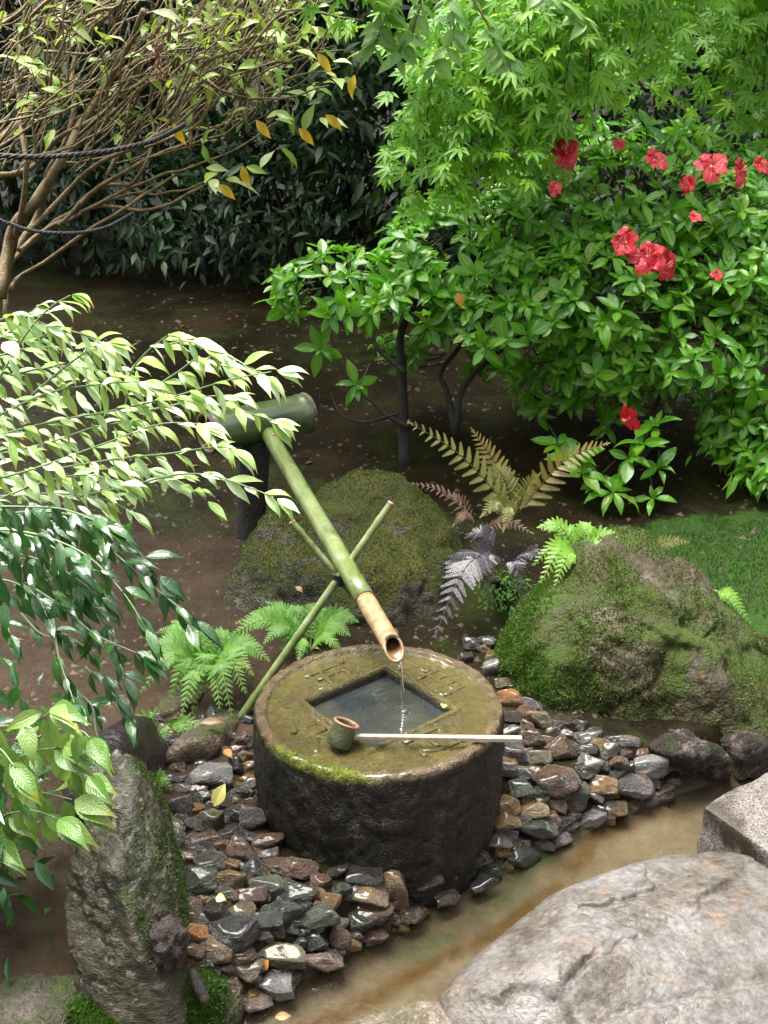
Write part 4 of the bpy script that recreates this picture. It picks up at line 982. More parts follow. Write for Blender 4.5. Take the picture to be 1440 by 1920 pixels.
for px, py, yy in [(945, 700, 3.9), (600, 655, 4.0), (668, 722, 3.9), (1045, 835, 3.75), (1120, 900, 3.65), (1205, 835, 3.6), (1235, 880, 3.6), (1150, 925, 3.55), (1225, 935, 3.55), (1090, 890, 3.6), (1180, 860, 3.6), (1375, 640, 3.8), (1290, 670, 3.75), (1270, 650, 3.8), (1080, 860, 3.65), (590, 490, 4.1), (535, 580, 4.1), (700, 600, 3.95), (820, 620, 3.95), (1340, 620, 3.8), (1230, 800, 3.65), (1050, 600, 3.8), (1400, 780, 3.8), (1330, 760, 3.85)]:
    P = at_y(px, py, yy); clusters.append((P, norm(UP * 0.7 + np.array((0, -0.5, 0)) + jit(0.2)), P + np.array((0.08, 0.3, 0.05)), rng.uniform(0.085, 0.105)))
Ms = []; tw = MB()
for P, ax_, c_, ln_ in clusters:
    tw.tube(catmull([c_ + (P - c_) * 0.62 + jit(0.03), c_ + (P - c_) * 0.8 + np.array((0, 0, -0.02)), P], 6), np.linspace(0.0040, 0.0024, 6), 5)
    sd = norm(np.cross(ax_, rng.normal(0, 1, 3))); u2 = np.cross(ax_, sd); n_ = rng.integers(4, 8); a0_ = rng.uniform(0, 6.28)
    for k_ in range(n_):
        a_ = a0_ + k_ * 2 * math.pi / n_ + rng.normal(0, 0.28); rad_ = math.cos(a_) * sd + math.sin(a_) * u2
        el = rng.uniform(-0.35, 0.65); d_ = rad_ + ax_ * el
        Ms.append(leafM(P + rad_ * 0.004 + ax_ * rng.uniform(0, 0.012), d_, ax_ + jit(0.22), ln_ * rng.uniform(0.6, 1.12), rng.uniform(0.85, 1.15)))
    for k_ in range(3):                              # young upright leaves in the middle
        a_ = rng.uniform(0, 6.28); rad_ = math.cos(a_) * sd + math.sin(a_) * u2
        Ms.append(leafM(P, rad_ * 0.6 + ax_ * 0.9, ax_ - rad_ * 0.5, ln_ * 0.5))
az_m = [leaf_mat('azalea_leaf', [(0.040, 0.165, 0.008), (0.078, 0.255, 0.012), (0.055, 0.21, 0.010), (0.135, 0.35, 0.016), (0.065, 0.23, 0.010), (0.18, 0.31, 0.022)], 0.23, 0.34, (0.22, 0.60, 0.02), 0.35, coat=0.15)]
leaves(az, [leaf_shape(0.20, 8, 0.22, 0.14, 1.0, pw=0.9), leaf_shape(0.185, 8, 0.34, 0.32, 1.1, 0.3, pw=0.9), leaf_shape(0.215, 8, 0.15, 0.04, 1.05, pw=0.85), leaf_shape(0.17, 8, 0.4, 0.2, 0.95, 0.5, 0.2, pw=1.0)], Ms, az_m, 300)
wpart('twigs', tw.mesh('twigs', plain('green_brown_twig', (0.020, 0.022, 0.008), (0.055, 0.045, 0.020), 30, 0.6, 0.5)), az, 'stuff')
for pts_, r_ in (([(760, 875), (757, 790), (752, 690), (760, 600), (850, 480)], 0.026), ([(855, 815), (838, 740), (830, 690), (905, 610), (1000, 520)], 0.015), ([(765, 800), (715, 770), (640, 690), (610, 580)], 0.010), ([(853, 812), (872, 720), (960, 640), (1060, 560), (1180, 450)], 0.013), ([(1165, 905), (1200, 830), (1240, 740), (1300, 600)], 0.014), ([(750, 775), (690, 790), (640, 780), (622, 740)], 0.006), ([(1185, 880), (1260, 800), (1350, 700)], 0.010), ([(760, 700), (700, 640), (660, 560)], 0.012)):
    y0 = aroot[1]; ys = np.linspace(y0, 4.2, len(pts_)) if pts_[0][1] < 900 else np.linspace(3.7, 4.1, len(pts_))
    cv = catmull([at_y(a_, b_, yy) for (a_, b_), yy in zip(pts_, ys)], 18); cv = cv + 0.006 * np.c_[vnoise(cv * 9), vnoise(cv * 9 + 5), vnoise(cv * 9 + 9)]
    V, Fc = tube(cv, np.linspace(r_, r_ * 0.4, 18), 9); wpart('branch', mesh('branch', V, Fc, bark_d), az)
m_red = leaf_mat('red_petal', [(0.38, 0.006, 0.012), (0.48, 0.012, 0.022), (0.55, 0.025, 0.04)], 0.4, 0.3, (0.7, 0.02, 0.03), 0.1)
m_stam = plain('stamen', (0.55, 0.08, 0.08), (0.75, 0.25, 0.2), 60, 0.5, 0.1)
pet = mesh('petal', *leaf_shape(0.50, 9, 0.10, 0.45, 1.5, 0.25, 0.35)[:2], m_red, leaf_shape(0.5, 9)[2])
pet2 = mesh('petal', *leaf_shape(0.55, 9, -0.15, 0.75, 1.6, 0.45, 0.45)[:2], m_red, leaf_shape(0.5, 9)[2])
for px, py, yy, s_, fx in [(1060, 285, 3.85, .070, (-.3, -.8, .4)), (1060, 298, 3.85, .05, (.5, -.7, .2)), (1050, 262, 3.9, .045, (-.2, -.3, .9)), (1228, 300, 3.85, .055, (.1, -.7, .6)), (1335, 312, 3.85, .075, (.1, -.7, .7)), (1385, 322, 3.83, .060, (.6, -.6, .3)), (1290, 345, 3.8, .040, (-.4, -.7, .2)), (1425, 310, 3.85, .040, (.2, -.7, .5)),
                          (1303, 408, 3.72, .032, (0, -.6, .7)), (1172, 455, 3.62, .066, (-.4, -.8, .3)), (1215, 480, 3.6, .070, (-.2, -.8, .5)), (1245, 497, 3.6, .070, (.4, -.8, .1)), (1345, 515, 3.6, .030, (.1, -.7, .5)), (1180, 785, 3.5, .055, (-.75, -.4, -.25)), (1040, 355, 3.75, .035, (.2, -.7, .5)), (1160, 270, 3.9, .03, (0, -.6, .6))]:
    s_ = s_ * 0.74; c_ = at_y(px, py, yy - 0.05); ax_ = norm(fx); sd = norm(np.cross(ax_, (0.1, 0.2, 1))); u2 = np.cross(sd, ax_)
    mb = MB(); a = np.linspace(0, 6.28, 12)
    mb.tube([c_ - ax_ * s_ * 0.55, c_ - ax_ * s_ * 0.25, c_], [0.002, s_ * 0.10, s_ * 0.14], 10)
    for k_ in range(6):
        d_ = norm(ax_ + 0.25 * (math.cos(k_) * sd + math.sin(k_) * u2)); mb.tube([c_, c_ + d_ * s_ * 0.4, c_ + d_ * s_ * 0.7 + u2 * s_ * 0.12], [0.0011, 0.001, 0.0013], 4)
    f_ = wpart('flower', mb.mesh('flower', m_stam), az)
    for k_ in range(5):
        a_ = k_ * 2 * math.pi / 5 + rng.uniform(-.1, .1); rad_ = math.cos(a_) * sd + math.sin(a_) * u2
        link('petal', random.choice((pet, pet2)), f_, Matrix(leafM(c_ - ax_ * s_ * 0.15, rad_ * 0.75 + ax_ * 0.75, ax_ - rad_ * 0.6, s_ * rng.uniform(0.9, 1.15)).tolist()))

# ------------------------------------------------------------------ maple over the azalea
mt_root = np.array((2.6, 5.0, float(gz(np.array([[2.6, 5.0]]))[0])))
maple = thing('maple_tree', 'maple with hanging sprays of fine pointed leaves over the azalea', 'tree', mt_root)
sprays = []
ends = [(800, 395, 3.8), (790, 330, 3.9), (860, 300, 3.9), (905, 355, 3.75), (950, 330, 3.8), (985, 240, 3.8), (890, 230, 4.0), (830, 215, 4.0), (1045, 245, 3.75), (1010, 180, 3.9), (1100, 215, 3.85), (1120, 150, 4.0), (940, 120, 4.1), (870, 130, 4.2), (1060, 100, 4.0), (1190, 110, 4.0), (1235, 75, 4.1), (1280, 40, 4.1), (1180, 160, 4.3),
        (1330, 60, 4.3), (1310, 120, 4.5), (1375, 110, 4.4), (1360, 200, 4.5), (1430, 190, 4.4), (1400, 260, 4.5), (1340, 250, 4.6), (1445, 300, 4.5), (1220, 200, 4.7), (1120, 60, 4.3), (990, 60, 4.2), (820, 60, 4.4), (900, 40, 4.3), (1440, 60, 4.3), (1460, 130, 4.5), (1000, 330, 3.9), (845, 370, 3.8), (1060, 180, 4.1), (960, 200, 4.1), (1150, 20, 4.1), (680, 60, 3.6), (1400, 20, 4.4), (1260, 150, 4.8), (760, 110, 4.4)]
Ms = []; tw = MB(); anchors = []
for px, py, yy in ends:
    tip_ = at_y(px, py, yy); L_ = rng.uniform(0.45, 0.75); st_ = tip_ + np.array((rng.uniform(0.02, 0.28), rng.uniform(0.0, 0.2), L_))
    if px == 680: st_ = tip_ + np.array((0.02, 0, 0.3))
    mid_ = (st_ + tip_) / 2 + np.array((-0.03, -0.08, 0.10)) + jit(0.03)
    cv = catmull([st_, mid_, tip_], 24); tw.tube(cv[::2], np.linspace(0.004, 0.0012, 12), 4); anchors.append(st_)
    for k_ in range(2, 24):
        for s_ in (-1, 1):
            for _ in range(2 if rng.random() < 0.6 else 1):
                side = np.array((s_ * rng.uniform(0.01, 0.14), rng.uniform(-0.07, 0.07), rng.uniform(-0.03, 0.03))); B_ = cv[k_] + side
                d_ = norm(np.array((s_ * 0.55, -0.35, -0.65)) + jit(0.35)); n_ = norm(np.array((0, -0.55, 0.75)) + jit(0.28))
                Ms.append(leafM(B_, d_, n_, rng.uniform(0.046, 0.072)))
mp_m = [leaf_mat('maple_leaf', [(0.09, 0.25, 0.016), (0.16, 0.37, 0.026), (0.115, 0.30, 0.020), (0.26, 0.46, 0.040)], 0.36, 0.46, (0.40, 0.74, 0.06), 0.15)]
for _ in range(2600):                               # leaves added above the frame to shade the earth and cross piece
    B_ = np.array((rng.uniform(-1.5, -0.5), rng.uniform(3.1, 4.3), 0)); B_[2] = 2.75 + 0.25 * fbm(B_[None] * 2, 3)[0] + rng.normal(0, .12)
    Ms.append(leafM(B_, norm(np.array((0, -0.3, -0.3)) + jit(0.5)), norm(UP + jit(0.35)), rng.uniform(0.06, 0.09)))
tw.tube(catmull([mt_root + np.array((-.7, -.2, 2.6)), (0.6, 4.4, 2.95), (-0.5, 4.0, 2.85), (-1.6, 3.8, 2.7)], 20), np.linspace(.03, .008, 20), 6)  # unseen limb added to carry the shading leaves
leaves(maple, [maple_shape()], Ms, mp_m, 300)
wpart('twigs', tw.mesh('twigs', bark_d), maple, 'stuff')
V, Fc = tube(catmull([mt_root - UP * 0.1, mt_root + np.array((-.05, 0, 1.0)), mt_root + np.array((-.3, -.1, 2.0)), mt_root + np.array((-.7, -.2, 2.6))], 16), np.linspace(0.09, 0.05, 16), 12)
wpart('trunk', mesh('trunk', V, Fc, bark), maple)
for k_ in range(5):
    e_ = np.array([a_ for i_, a_ in enumerate(anchors) if i_ % 5 == k_]).mean(0) + np.array((-0.3 + 0.15 * k_, 0, 0.12))
    V, Fc = tube(catmull([mt_root + np.array((-.5, -.15, 2.3)), (mt_root + e_) / 2 + np.array((0, 0, 1.25)), e_], 12), np.linspace(0.03, 0.008, 12), 8); wpart('branch', mesh('branch', V, Fc, bark), maple)

# leafy sprig at the top centre
sp_ = thing('broadleaf_sprig', 'drooping sprig of broad pale green leaves at the top centre', 'branch', at_y(800, -120, 3.9))
Ms = []; tw = MB()
for pts_ in ([(800, -120), (790, 0), (770, 60), (745, 110)], [(800, -120), (840, -10), (850, 60), (815, 125)], [(820, -100), (900, 20), (935, 90), (960, 120)], [(790, -100), (740, 0), (715, 50), (700, 90)], [(830, -110), (1010, -20), (1060, 10), (1100, 40)]):
    cv = catmull([at_y(a_, b_, 3.55) for a_, b_ in pts_], 12); V, Fc = tube(cv, np.linspace(0.004, 0.0015, 12), 5); wpart('stem', mesh('stem', V, Fc, bark), sp_)
    for k_ in range(3, 12):
        for s_ in (-1, 1):
            Ms.append(leafM(cv[k_], norm(np.array((s_ * 0.75, -0.2, -0.55)) + jit(0.25)), norm(np.array((0, -0.6, 0.7)) + jit(0.25)), rng.uniform(0.06, 0.085)))
leaves(sp_, [leaf_shape(0.21, 8, 0.2, 0.25, 0.75)], Ms, [leaf_mat('sprig_leaf', [(0.075, 0.20, 0.040), (0.13, 0.28, 0.06), (0.19, 0.33, 0.07)], 0.35, 0.35, (0.3, 0.5, 0.08), 0.3)], 300)

# ------------------------------------------------------------------ shrub with bare brown branches, upper left
YS = 4.9
sh_root = at_y(10, 640, YS); sh_root[2] = float(gz(sh_root[None])[0])
sh = thing('bare_branched_shrub', 'shrub with many slanting bare brown branches and few bright leaves', 'shrub', sh_root)
main = [([(20, 545), (45, 515), (150, 445), (230, 395), (300, 345), (360, 305)], .010), ([(0, 560), (20, 440), (65, 380), (110, 310), (160, 225), (220, 120), (270, 20)], .024), ([(10, 500), (75, 440), (150, 385), (210, 335), (280, 300), (350, 270)], .013), ([(30, 470), (90, 430), (180, 390), (280, 395), (380, 350)], .011), ([(60, 430), (135, 350), (200, 300), (260, 270), (320, 240), (380, 190), (440, 130)], .010),
        ([(-20, 330), (60, 315), (100, 270), (165, 230), (220, 185), (250, 135), (300, 50)], .012), ([(10, 600), (20, 475), (40, 410), (45, 300), (38, 210), (30, 100), (60, -20)], .014), ([(0, 520), (70, 400), (90, 330), (130, 240), (140, 120), (190, -10)], .018), ([(110, 420), (185, 350), (240, 350), (275, 310), (285, 250), (280, 180), (300, 80)], .009), ([(200, 330), (235, 240), (270, 150), (350, 40)], .008), ([(60, 380), (120, 300), (220, 200), (330, 110), (400, 20)], .010), ([(150, 400), (300, 330), (420, 290), (520, 230)], .007), ([(0, 260), (60, 200), (100, 120), (120, 0)], .014), ([(170, 390), (260, 365), (345, 355), (410, 330)], .007)]
ends_ = []
for pts_, r_ in main:
    yy = YS + rng.uniform(-0.25, 0.15)
    cv = catmull([at_y(a_, b_, yy + 0.12 * math.sin(i_ * 1.7)) for i_, (a_, b_) in enumerate(pts_)], 26); cv = cv + 0.012 * np.c_[vnoise(cv * 8), vnoise(cv * 8 + 5), vnoise(cv * 8 + 9)]
    V, Fc = tube(cv, np.linspace(r_ * 1.1, r_ * 0.5, 26), 8); wpart('branch', mesh('branch', V, Fc, bark), sh); ends_.append(cv)
twl = []
tw = MB()
for k_ in range(390):
    bx = rng.uniform(-60, 520); by = rng.uniform(-20, 330)
    if by > 350 - max(0, bx - 150) * 0.30: continue
    an = R(rng.normal(54, 21)); L_ = rng.uniform(110, 260); yy = YS + rng.uniform(-0.45, 0.4)
    cu = rng.uniform(-0.5, 0.5)
    pts_ = [(bx, by), (bx + L_ * .5 * math.cos(an + cu), by - L_ * .5 * math.sin(an + cu)), (bx + L_ * math.cos(an), by - L_ * math.sin(an))]
    cv = catmull([at_y(a_, b_, yy + 0.06 * i_ * rng.uniform(-1, 1)) for i_, (a_, b_) in enumerate(pts_)], 9); cv = cv + 0.012 * np.c_[vnoise(cv * 11), vnoise(cv * 11 + 5), vnoise(cv * 11 + 9)]
    r_ = rng.choice((.003, .0045, .006, .0085), p=(.4, .3, .2, .1)); tw.tube(cv, np.linspace(r_, r_ * .55, 9), 5)
    twl.append(cv)
wpart('twigs', tw.mesh('twigs', bark), sh, 'stuff')
Ms = []
for cv in twl:
    for _ in range(rng.integers(1, 5)):
        x, y, _d = project(cv[-1]); 
        pr = 0.95 if 300 < x < 640 and y < 320 else (0.7 if x < 140 and y < 220 else 0.25)
        if rng.random() > pr: continue
        B_ = cv[rng.integers(5, 9)]
        Ms.append(leafM(B_, norm(np.array((0.55, -0.3, 0.15)) + jit(0.6)), norm(UP + np.array((0, -0.4, 0)) + jit(0.4)), rng.uniform(0.05, 0.105)))
for px, py in [(520, 270), (560, 245), (490, 235), (600, 220), (460, 300), (440, 130), (470, 105), (520, 140), (390, 165), (330, 170), (300, 25), (150, 40), (60, 130), (40, 110), (75, 150), (90, 170), (20, 100), (200, 90), (410, 340), (395, 330), (425, 350), (560, 60), (590, 45), (610, 90), (630, 110), (540, 190), (580, 160), (650, 75), (620, 30), (480, 60), (500, 30), (550, 100), (640, 150)]:
    for _ in range(2): Ms.append(leafM(at_y(px, py, YS - 0.35 + rng.uniform(-.1, .1)) + jit(0.02), norm(np.array((0.6, -0.3, -0.2)) + jit(0.45)), norm(UP + np.array((0, -0.5, 0)) + jit(0.3)), rng.uniform(0.08, 0.13)))
leaves(sh, [leaf_shape(0.19, 7, 0.25, 0.3, 0.85), leaf_shape(0.16, 7, 0.3, 0.1, 0.9, 0.5)], Ms, [leaf_mat('pale_shrub_leaf', [(0.26, 0.44, 0.07), (0.46, 0.60, 0.20), (0.66, 0.74, 0.44), (0.32, 0.52, 0.08)], 0.25, 0.35, (0.42, 0.55, 0.10), 0.25), leaf_mat('fresh_shrub_leaf', [(0.12, 0.26, 0.03), (0.24, 0.40, 0.05), (0.34, 0.44, 0.10)], 0.28, 0.35, (0.4, 0.55, 0.06), 0.2)], 300)
oy = mesh('yellowed_leaf', *leaf_shape(0.2, 8, 0.3, 0.35, 0.85, 0.6)[:2], leaf_mat('yellow_leaf', [(0.55, 0.36, 0.02), (0.62, 0.42, 0.03)], 0.35, 0.35, (0.7, 0.45, 0.04), 0.2, (0.35, 0.12, 0.02)), leaf_shape(0.2, 8)[2])
for px, py, dx in [(480, 225, .5), (560, 240, .6), (595, 100, .5), (325, 232, .3), (455, 310, .1), (410, 345, .7), (665, 140, -.2), (610, 215, .8)]:
    link('yellowed_leaf', oy, sh, T(-np.array(sh.location)) @ Matrix(leafM(at_y(px, py, YS - .5), norm(np.array((dx, -.2, -.6))), norm(np.array((-.3, -.8, .5))), 0.088).tolist()))

mb = MB(); c_ = at_y(300, 150, YS - .5)
mb.tube(catmull([c_ + np.array((0, 0, .16)), c_ + np.array((.004, 0, .06)), c_], 6), .0025, 5)
for k_ in range(46):
    a_ = rng.uniform(0, 6.28); t = rng.random(); st_ = c_ + np.array((0, 0, .14 * t)); L_ = .02 + .05 * (1 - t)
    mb.tube(catmull([st_, st_ + np.array((math.cos(a_) * L_ * .6, math.sin(a_) * L_ * .6, .004)), st_ + np.array((math.cos(a_) * L_, math.sin(a_) * L_, -.012 + rng.uniform(-.01, .01)))], 5), np.array((.0016, .0014, .0013, .0022, .003)), 4)
wpart('dried_flower_head', mb.mesh('dried_flower_head', plain('dried_flower', (0.20, 0.075, 0.055), (0.42, 0.22, 0.17), 60, 0.6, 0.3)), sh)

# dark cords strung from the shrub
m_cord = plain('tarred_cord', (0.018, 0.017, 0.022), (0.055, 0.052, 0.062), 120, 0.55, 0.4)
def cord(label, pts_, yy, r_=0.0075):
    cv = catmull([at_y(a_, b_, yy) for a_, b_ in pts_], 90); tg = np.gradient(cv, axis=0); tg /= np.linalg.norm(tg, axis=1)[:, None]
    mb = MB(); s_ = np.linspace(0, 90 * 0.9, 90)
    sd = np.cross(tg, UP); sd /= np.linalg.norm(sd, axis=1)[:, None]; u2 = np.cross(sd, tg)
    for ph in (0, 2.09, 4.19): mb.tube(cv + r_ * 0.75 * (np.cos(s_ + ph)[:, None] * sd + np.sin(s_ + ph)[:, None] * u2), r_ * 0.7, 5)
    c_ = cv.mean(0); me = mb.mesh('cord', m_cord); o = link('cord', me); tag(o, label, 'cord')
cord('upper dark twisted cord strung across the bare branched shrub', [(-40, 290), (60, 294), (130, 291), (210, 282), (280, 266), (325, 246), (348, 232)], 4.35)
cord('lower dark cord sagging behind the base of the bare branches', [(-40, 395), (20, 420), (70, 434), (140, 437), (200, 426), (250, 400)], 4.45, 0.006)

# ------------------------------------------------------------------ nandina shrubs on the left
def nandina(name, label, cat, root, stems, yy, leaf_len, shapes, mats, spacing, extra=0, extra_box=None, stem_col=None, grav=0.30, dirx=0.75, ydepth=0.12, wid=1.0, nflat=0.45):
    t_ = thing(name, label, cat, root); Ms = []; mb = MB()
    def leafl(B_, s_, ln_):
        d_ = norm(np.array((dirx + s_ * 0.12, -0.32 - 0.2 * s_, -grav + 0.40 * s_)) + jit(0.30))
        Ms.append(leafM(B_, d_, norm(np.array((0, -nflat, 1)) + jit(0.22)), ln_ * rng.uniform(0.55, 1.2), wid))
    for pts_ in stems:
        y_ = yy + rng.uniform(-ydepth, ydepth); n_ = 40
        cv = catmull([at_y(a_, b_, y_ - 0.05 * i_) for i_, (a_, b_) in enumerate(pts_)], n_)
        V_, F_ = tube(cv[::2], np.linspace(0.0026, 0.0011, 20), 5); wpart('stem', mesh('stem', V_, F_, stem_col), t_)
        L_ = np.r_[0, np.cumsum(np.linalg.norm(np.diff(cv, axis=0), axis=1))]; s0 = L_[-1] * 0.12
        while s0 < L_[-1]:
            B_ = np.array([np.interp(s0, L_, cv[:, i_]) for i_ in range(3)])
            for s_ in (-1, 1): leafl(B_ + jit(0.003), s_, leaf_len)
            if rng.random() < 0.5: leafl(B_, rng.uniform(-1, 1), leaf_len * 0.8)
            s0 += spacing * rng.uniform(0.8, 1.25)
        tg = norm(cv[-1] - cv[-4])
        for k_ in (-0.5, 0, 0.5): Ms.append(leafM(cv[-1], norm(tg + np.array((0.15, -0.2, -0.25 + 0.35 * k_)) + jit(0.12)), norm(np.array((0, -nflat, 1)) + jit(0.2)), leaf_len * rng.uniform(0.85, 1.15), wid))
    if extra:
        for _ in range(extra):
            x, y = rng.uniform(*extra_box[:2]), rng.uniform(*extra_box[2:]); B_ = at_y(x, y, yy + rng.uniform(-0.1, 0.3)); s_ = rng.choice((-1, 1)); leafl(B_, s_, leaf_len)
    leaves(t_, shapes, Ms, mats, 300)
    return t_
m_stem = plain('green_stem', (0.10, 0.16, 0.07), (0.18, 0.24, 0.12), 60, 0.4, 0.2)
root_l = np.array((-0.95, 2.0, float(gz(np.array([[-0.95, 2.0]]))[0])))
pale = [leaf_mat('pale_nandina_leaf', [(0.48, 0.68, 0.31), (0.66, 0.80, 0.50), (0.42, 0.62, 0.26), (0.74, 0.84, 0.60)], 0.22, 0.25, (0.5, 0.74, 0.30), 0.25, (0.42, 0.46, 0.08)), leaf_mat('yellowish_nandina_leaf', [(0.24, 0.38, 0.09), (0.36, 0.50, 0.15), (0.18, 0.34, 0.07)], 0.25, 0.3, (0.40, 0.58, 0.12), 0.25, (0.36, 0.30, 0.05))]
stems = [[(-60, 830), (100, 790), (200, 772), (320, 745), (430, 712), (520, 695)], [(235, 760), (245, 700), (275, 660), (315, 628)], [(330, 745), (400, 755), (470, 775), (520, 790)], [(-40, 905), (60, 880), (200, 830), (300, 795), (380, 795)], [(100, 880), (220, 860), (320, 850), (400, 838), (440, 842)], [(150, 930), (240, 912), (330, 890), (400, 892), (470, 915), (520, 935)], [(-30, 760), (40, 640), (90, 580), (135, 552)], [(-40, 660), (30, 610), (70, 575)],
         [(60, 740), (120, 690), (170, 655), (205, 640)], [(260, 745), (330, 700), (375, 672), (430, 690)], [(-40, 720), (80, 690), (160, 690), (230, 705)], [(-40, 800), (80, 740), (190, 720), (270, 715)], [(-40, 860), (90, 830), (180, 800), (250, 790)], [(-40, 950), (80, 905), (160, 890), (230, 905)], [(0, 930), (100, 925), (190, 935), (250, 960)], [(200, 775), (300, 765), (380, 745), (440, 740)], [(60, 640), (110, 620), (150, 625), (190, 645)], [(-40, 620), (0, 600), (40, 590), (90, 610)], [(120, 900), (200, 880), (280, 880), (340, 905), (390, 940)], [(-50, 690), (20, 660), (90, 650), (140, 660)], [(300, 650), (350, 640), (390, 655)], [(380, 675), (420, 665), (470, 690), (500, 705)]]
nandina('pale_nandina', 'pale young nandina sprays reaching across the bamboo cross piece', 'shrub', root_l, stems, 2.15, 0.062, [leaf_shape(0.145, 8, 0.2, 0.12, 0.8, 0.5), leaf_shape(0.13, 8, 0.3, 0.02, 0.8, 0.25), leaf_shape(0.12, 8, 0.2, 0.28, 0.8, 0.7)], pale, 0.046, 110, (-40, 260, 640, 960), m_stem, ydepth=0.15)
dark_l = [leaf_mat('dark_nandina_leaf', [(0.012, 0.058, 0.012), (0.022, 0.090, 0.016), (0.045, 0.135, 0.020), (0.018, 0.075, 0.022)], 0.14, 0.18, (0.06, 0.22, 0.02), 0.3, coat=0.8)]
stems = [[(-60, 960), (60, 965), (150, 985), (230, 1050), (300, 1110), (370, 1165)], [(-60, 990), (60, 1000), (160, 1040), (230, 1110), (275, 1180)], [(-60, 1030), (40, 1040), (120, 1070), (190, 1120)], [(-60, 1080), (20, 1090), (70, 1120), (90, 1160)], [(120, 980), (200, 1000), (270, 1060), (330, 1130), (352, 1170)], [(-60, 1000), (30, 1000), (90, 1020), (140, 1060)], [(130, 1080), (190, 1160), (215, 1220), (235, 1270)], [(40, 1150), (80, 1190), (140, 1200), (190, 1250), (220, 1300)], [(60, 1100), (120, 1140), (180, 1190), (270, 1230)], [(-60, 1130), (0, 1150), (20, 1190)], [(160, 1250), (200, 1290), (230, 1320), (240, 1345)], [(100, 1160), (110, 1230), (130, 1290), (140, 1320)], [(-60, 950), (40, 950), (120, 955), (200, 985)], [(120, 1280), (170, 1320), (180, 1370), (190, 1400)], [(-60, 1060), (50, 1065), (110, 1110), (150, 1160)], [(-60, 970), (100, 960), (220, 1000), (300, 1080)]]
nandina('dark_nandina', 'dark glossy leaved nandina drooping over the path beneath the pale sprays', 'shrub', root_l + np.array((0.05, -0.1, 0)), stems, 1.98, 0.066, [leaf_shape(0.145, 8, 0.28, 0.15, 0.75, 0.4), leaf_shape(0.135, 8, 0.35, 0.3, 0.75, 0.3), leaf_shape(0.155, 8, 0.2, 0.05, 0.8, 0.2)], dark_l, 0.050, 170, (-40, 200, 960, 1130), m_stem, grav=0.55, dirx=0.45, ydepth=0.15, nflat=0.35)
light = [leaf_mat('light_nandina_leaf', [(0.09, 0.19, 0.035), (0.14, 0.26, 0.05), (0.20, 0.30, 0.08), (0.11, 0.22, 0.04)], 0.32, 0.3, (0.26, 0.42, 0.07), 0.3, (0.24, 0.28, 0.03))]
stems = [[(-80, 1370), (20, 1360), (80, 1345), (100, 1325)], [(-80, 1480), (0, 1440), (60, 1410), (120, 1400)], [(-80, 1490), (0, 1490), (70, 1485), (140, 1500)], [(-80, 1560), (0, 1530), (60, 1520), (110, 1535)], [(40, 1400), (100, 1370), (150, 1370), (170, 1385)], [(-80, 1420), (-10, 1400), (30, 1440)], [(-80, 1560), (-30, 1560), (0, 1580)], [(130, 1440), (165, 1455)]]
nandina('light_nandina', 'light green nandina with large soft leaves at the left edge near standing rock', 'shrub', (-0.85, 1.5, 0), stems, 1.66, 0.082, [leaf_shape(0.195, 9, 0.22, 0.22, 0.75, 0.3), leaf_shape(0.18, 9, 0.3, 0.3, 0.75, 0.4)], light, 0.070, 0, None, m_stem, grav=0.75, dirx=0.25, ydepth=0.05, nflat=0.6)

# ------------------------------------------------------------------ ferns
pin = pinna_shape(10); pin_b = pinna_shape(8, True)
def fern(name, label, root, fronds, mats, n=15, plen=0.055, shape=None, stalk=None, bare=0.15, cat='fern', tilt=(0, -0.5, 0.85), ang=1.05):
    """fronds: (base px, tip px, base depth, tip depth, arch in metres[, length factor])."""
    shape = shape or pin
    t_ = thing(name, label, cat, root); mss = [mesh('leaflet', shape[0], shape[1], mm, shape[2]) for mm in mats]
    for f_ in fronds:
        (bx, by), (tx, ty), y0, y1, arch = f_[:5]; lf_ = f_[5] if len(f_) > 5 else 1.0
        b_, e_ = at_y(bx, by, y0), at_y(tx, ty, y1); md = b_ * 0.5 + e_ * 0.5 + UP * arch
        cv = catmull([b_, md, e_], 30); tg = np.gradient(cv, axis=0)
        V, Fc = tube(cv[::2], np.linspace(0.0021, 0.0008, 15), 5)
        fr = wpart('frond', mesh('frond', V, Fc, stalk), t_); ml = random.choice(mss)
        nrm_ = norm(np.array(tilt) + jit(0.12))
        for k_ in range(n):
            t = bare + (1 - bare) * (k_ + 0.5) / n; i_ = t * 29; P = np.array([np.interp(i_, np.arange(30), cv[:, c_]) for c_ in range(3)]); g_ = norm(np.array([np.interp(i_, np.arange(30), tg[:, c_]) for c_ in range(3)]))
            u_ = (t - bare) / (1 - bare); L_ = plen * lf_ * (1 - u_) ** 0.75 * (0.62 + 0.38 * min(1, u_ * 5)) + 0.004
            sd = norm(np.cross(g_, nrm_))
            for s_ in (-1, 1):
                d_ = norm(g_ * (math.cos(ang) + 0.15) + sd * s_ * math.sin(ang) + UP * -0.10 + jit(0.06))
                link('leaflet', ml, fr, Matrix(leafM(P, d_, nrm_ + jit(0.10), L_ * rng.uniform(0.9, 1.1)).tolist()))
        link('leaflet', ml, fr, Matrix(leafM(cv[-3], norm(cv[-1] - cv[-4]), nrm_, plen * 0.35).tolist()))
    return t_
gf = [leaf_mat('green_fern_leaflet', [(0.038, 0.125, 0.005), (0.075, 0.200, 0.008), (0.052, 0.160, 0.006)], 0.6, 0.22, (0.10, 0.36, 0.02), 0), leaf_mat('fresh_fern_leaflet', [(0.055, 0.165, 0.006), (0.095, 0.24, 0.010)], 0.6, 0.22, (0.14, 0.42, 0.02), 0)]
st_g = plain('fern_stalk', (0.10, 0.14, 0.04), (0.2, 0.22, 0.08), 60, 0.5, 0.2)
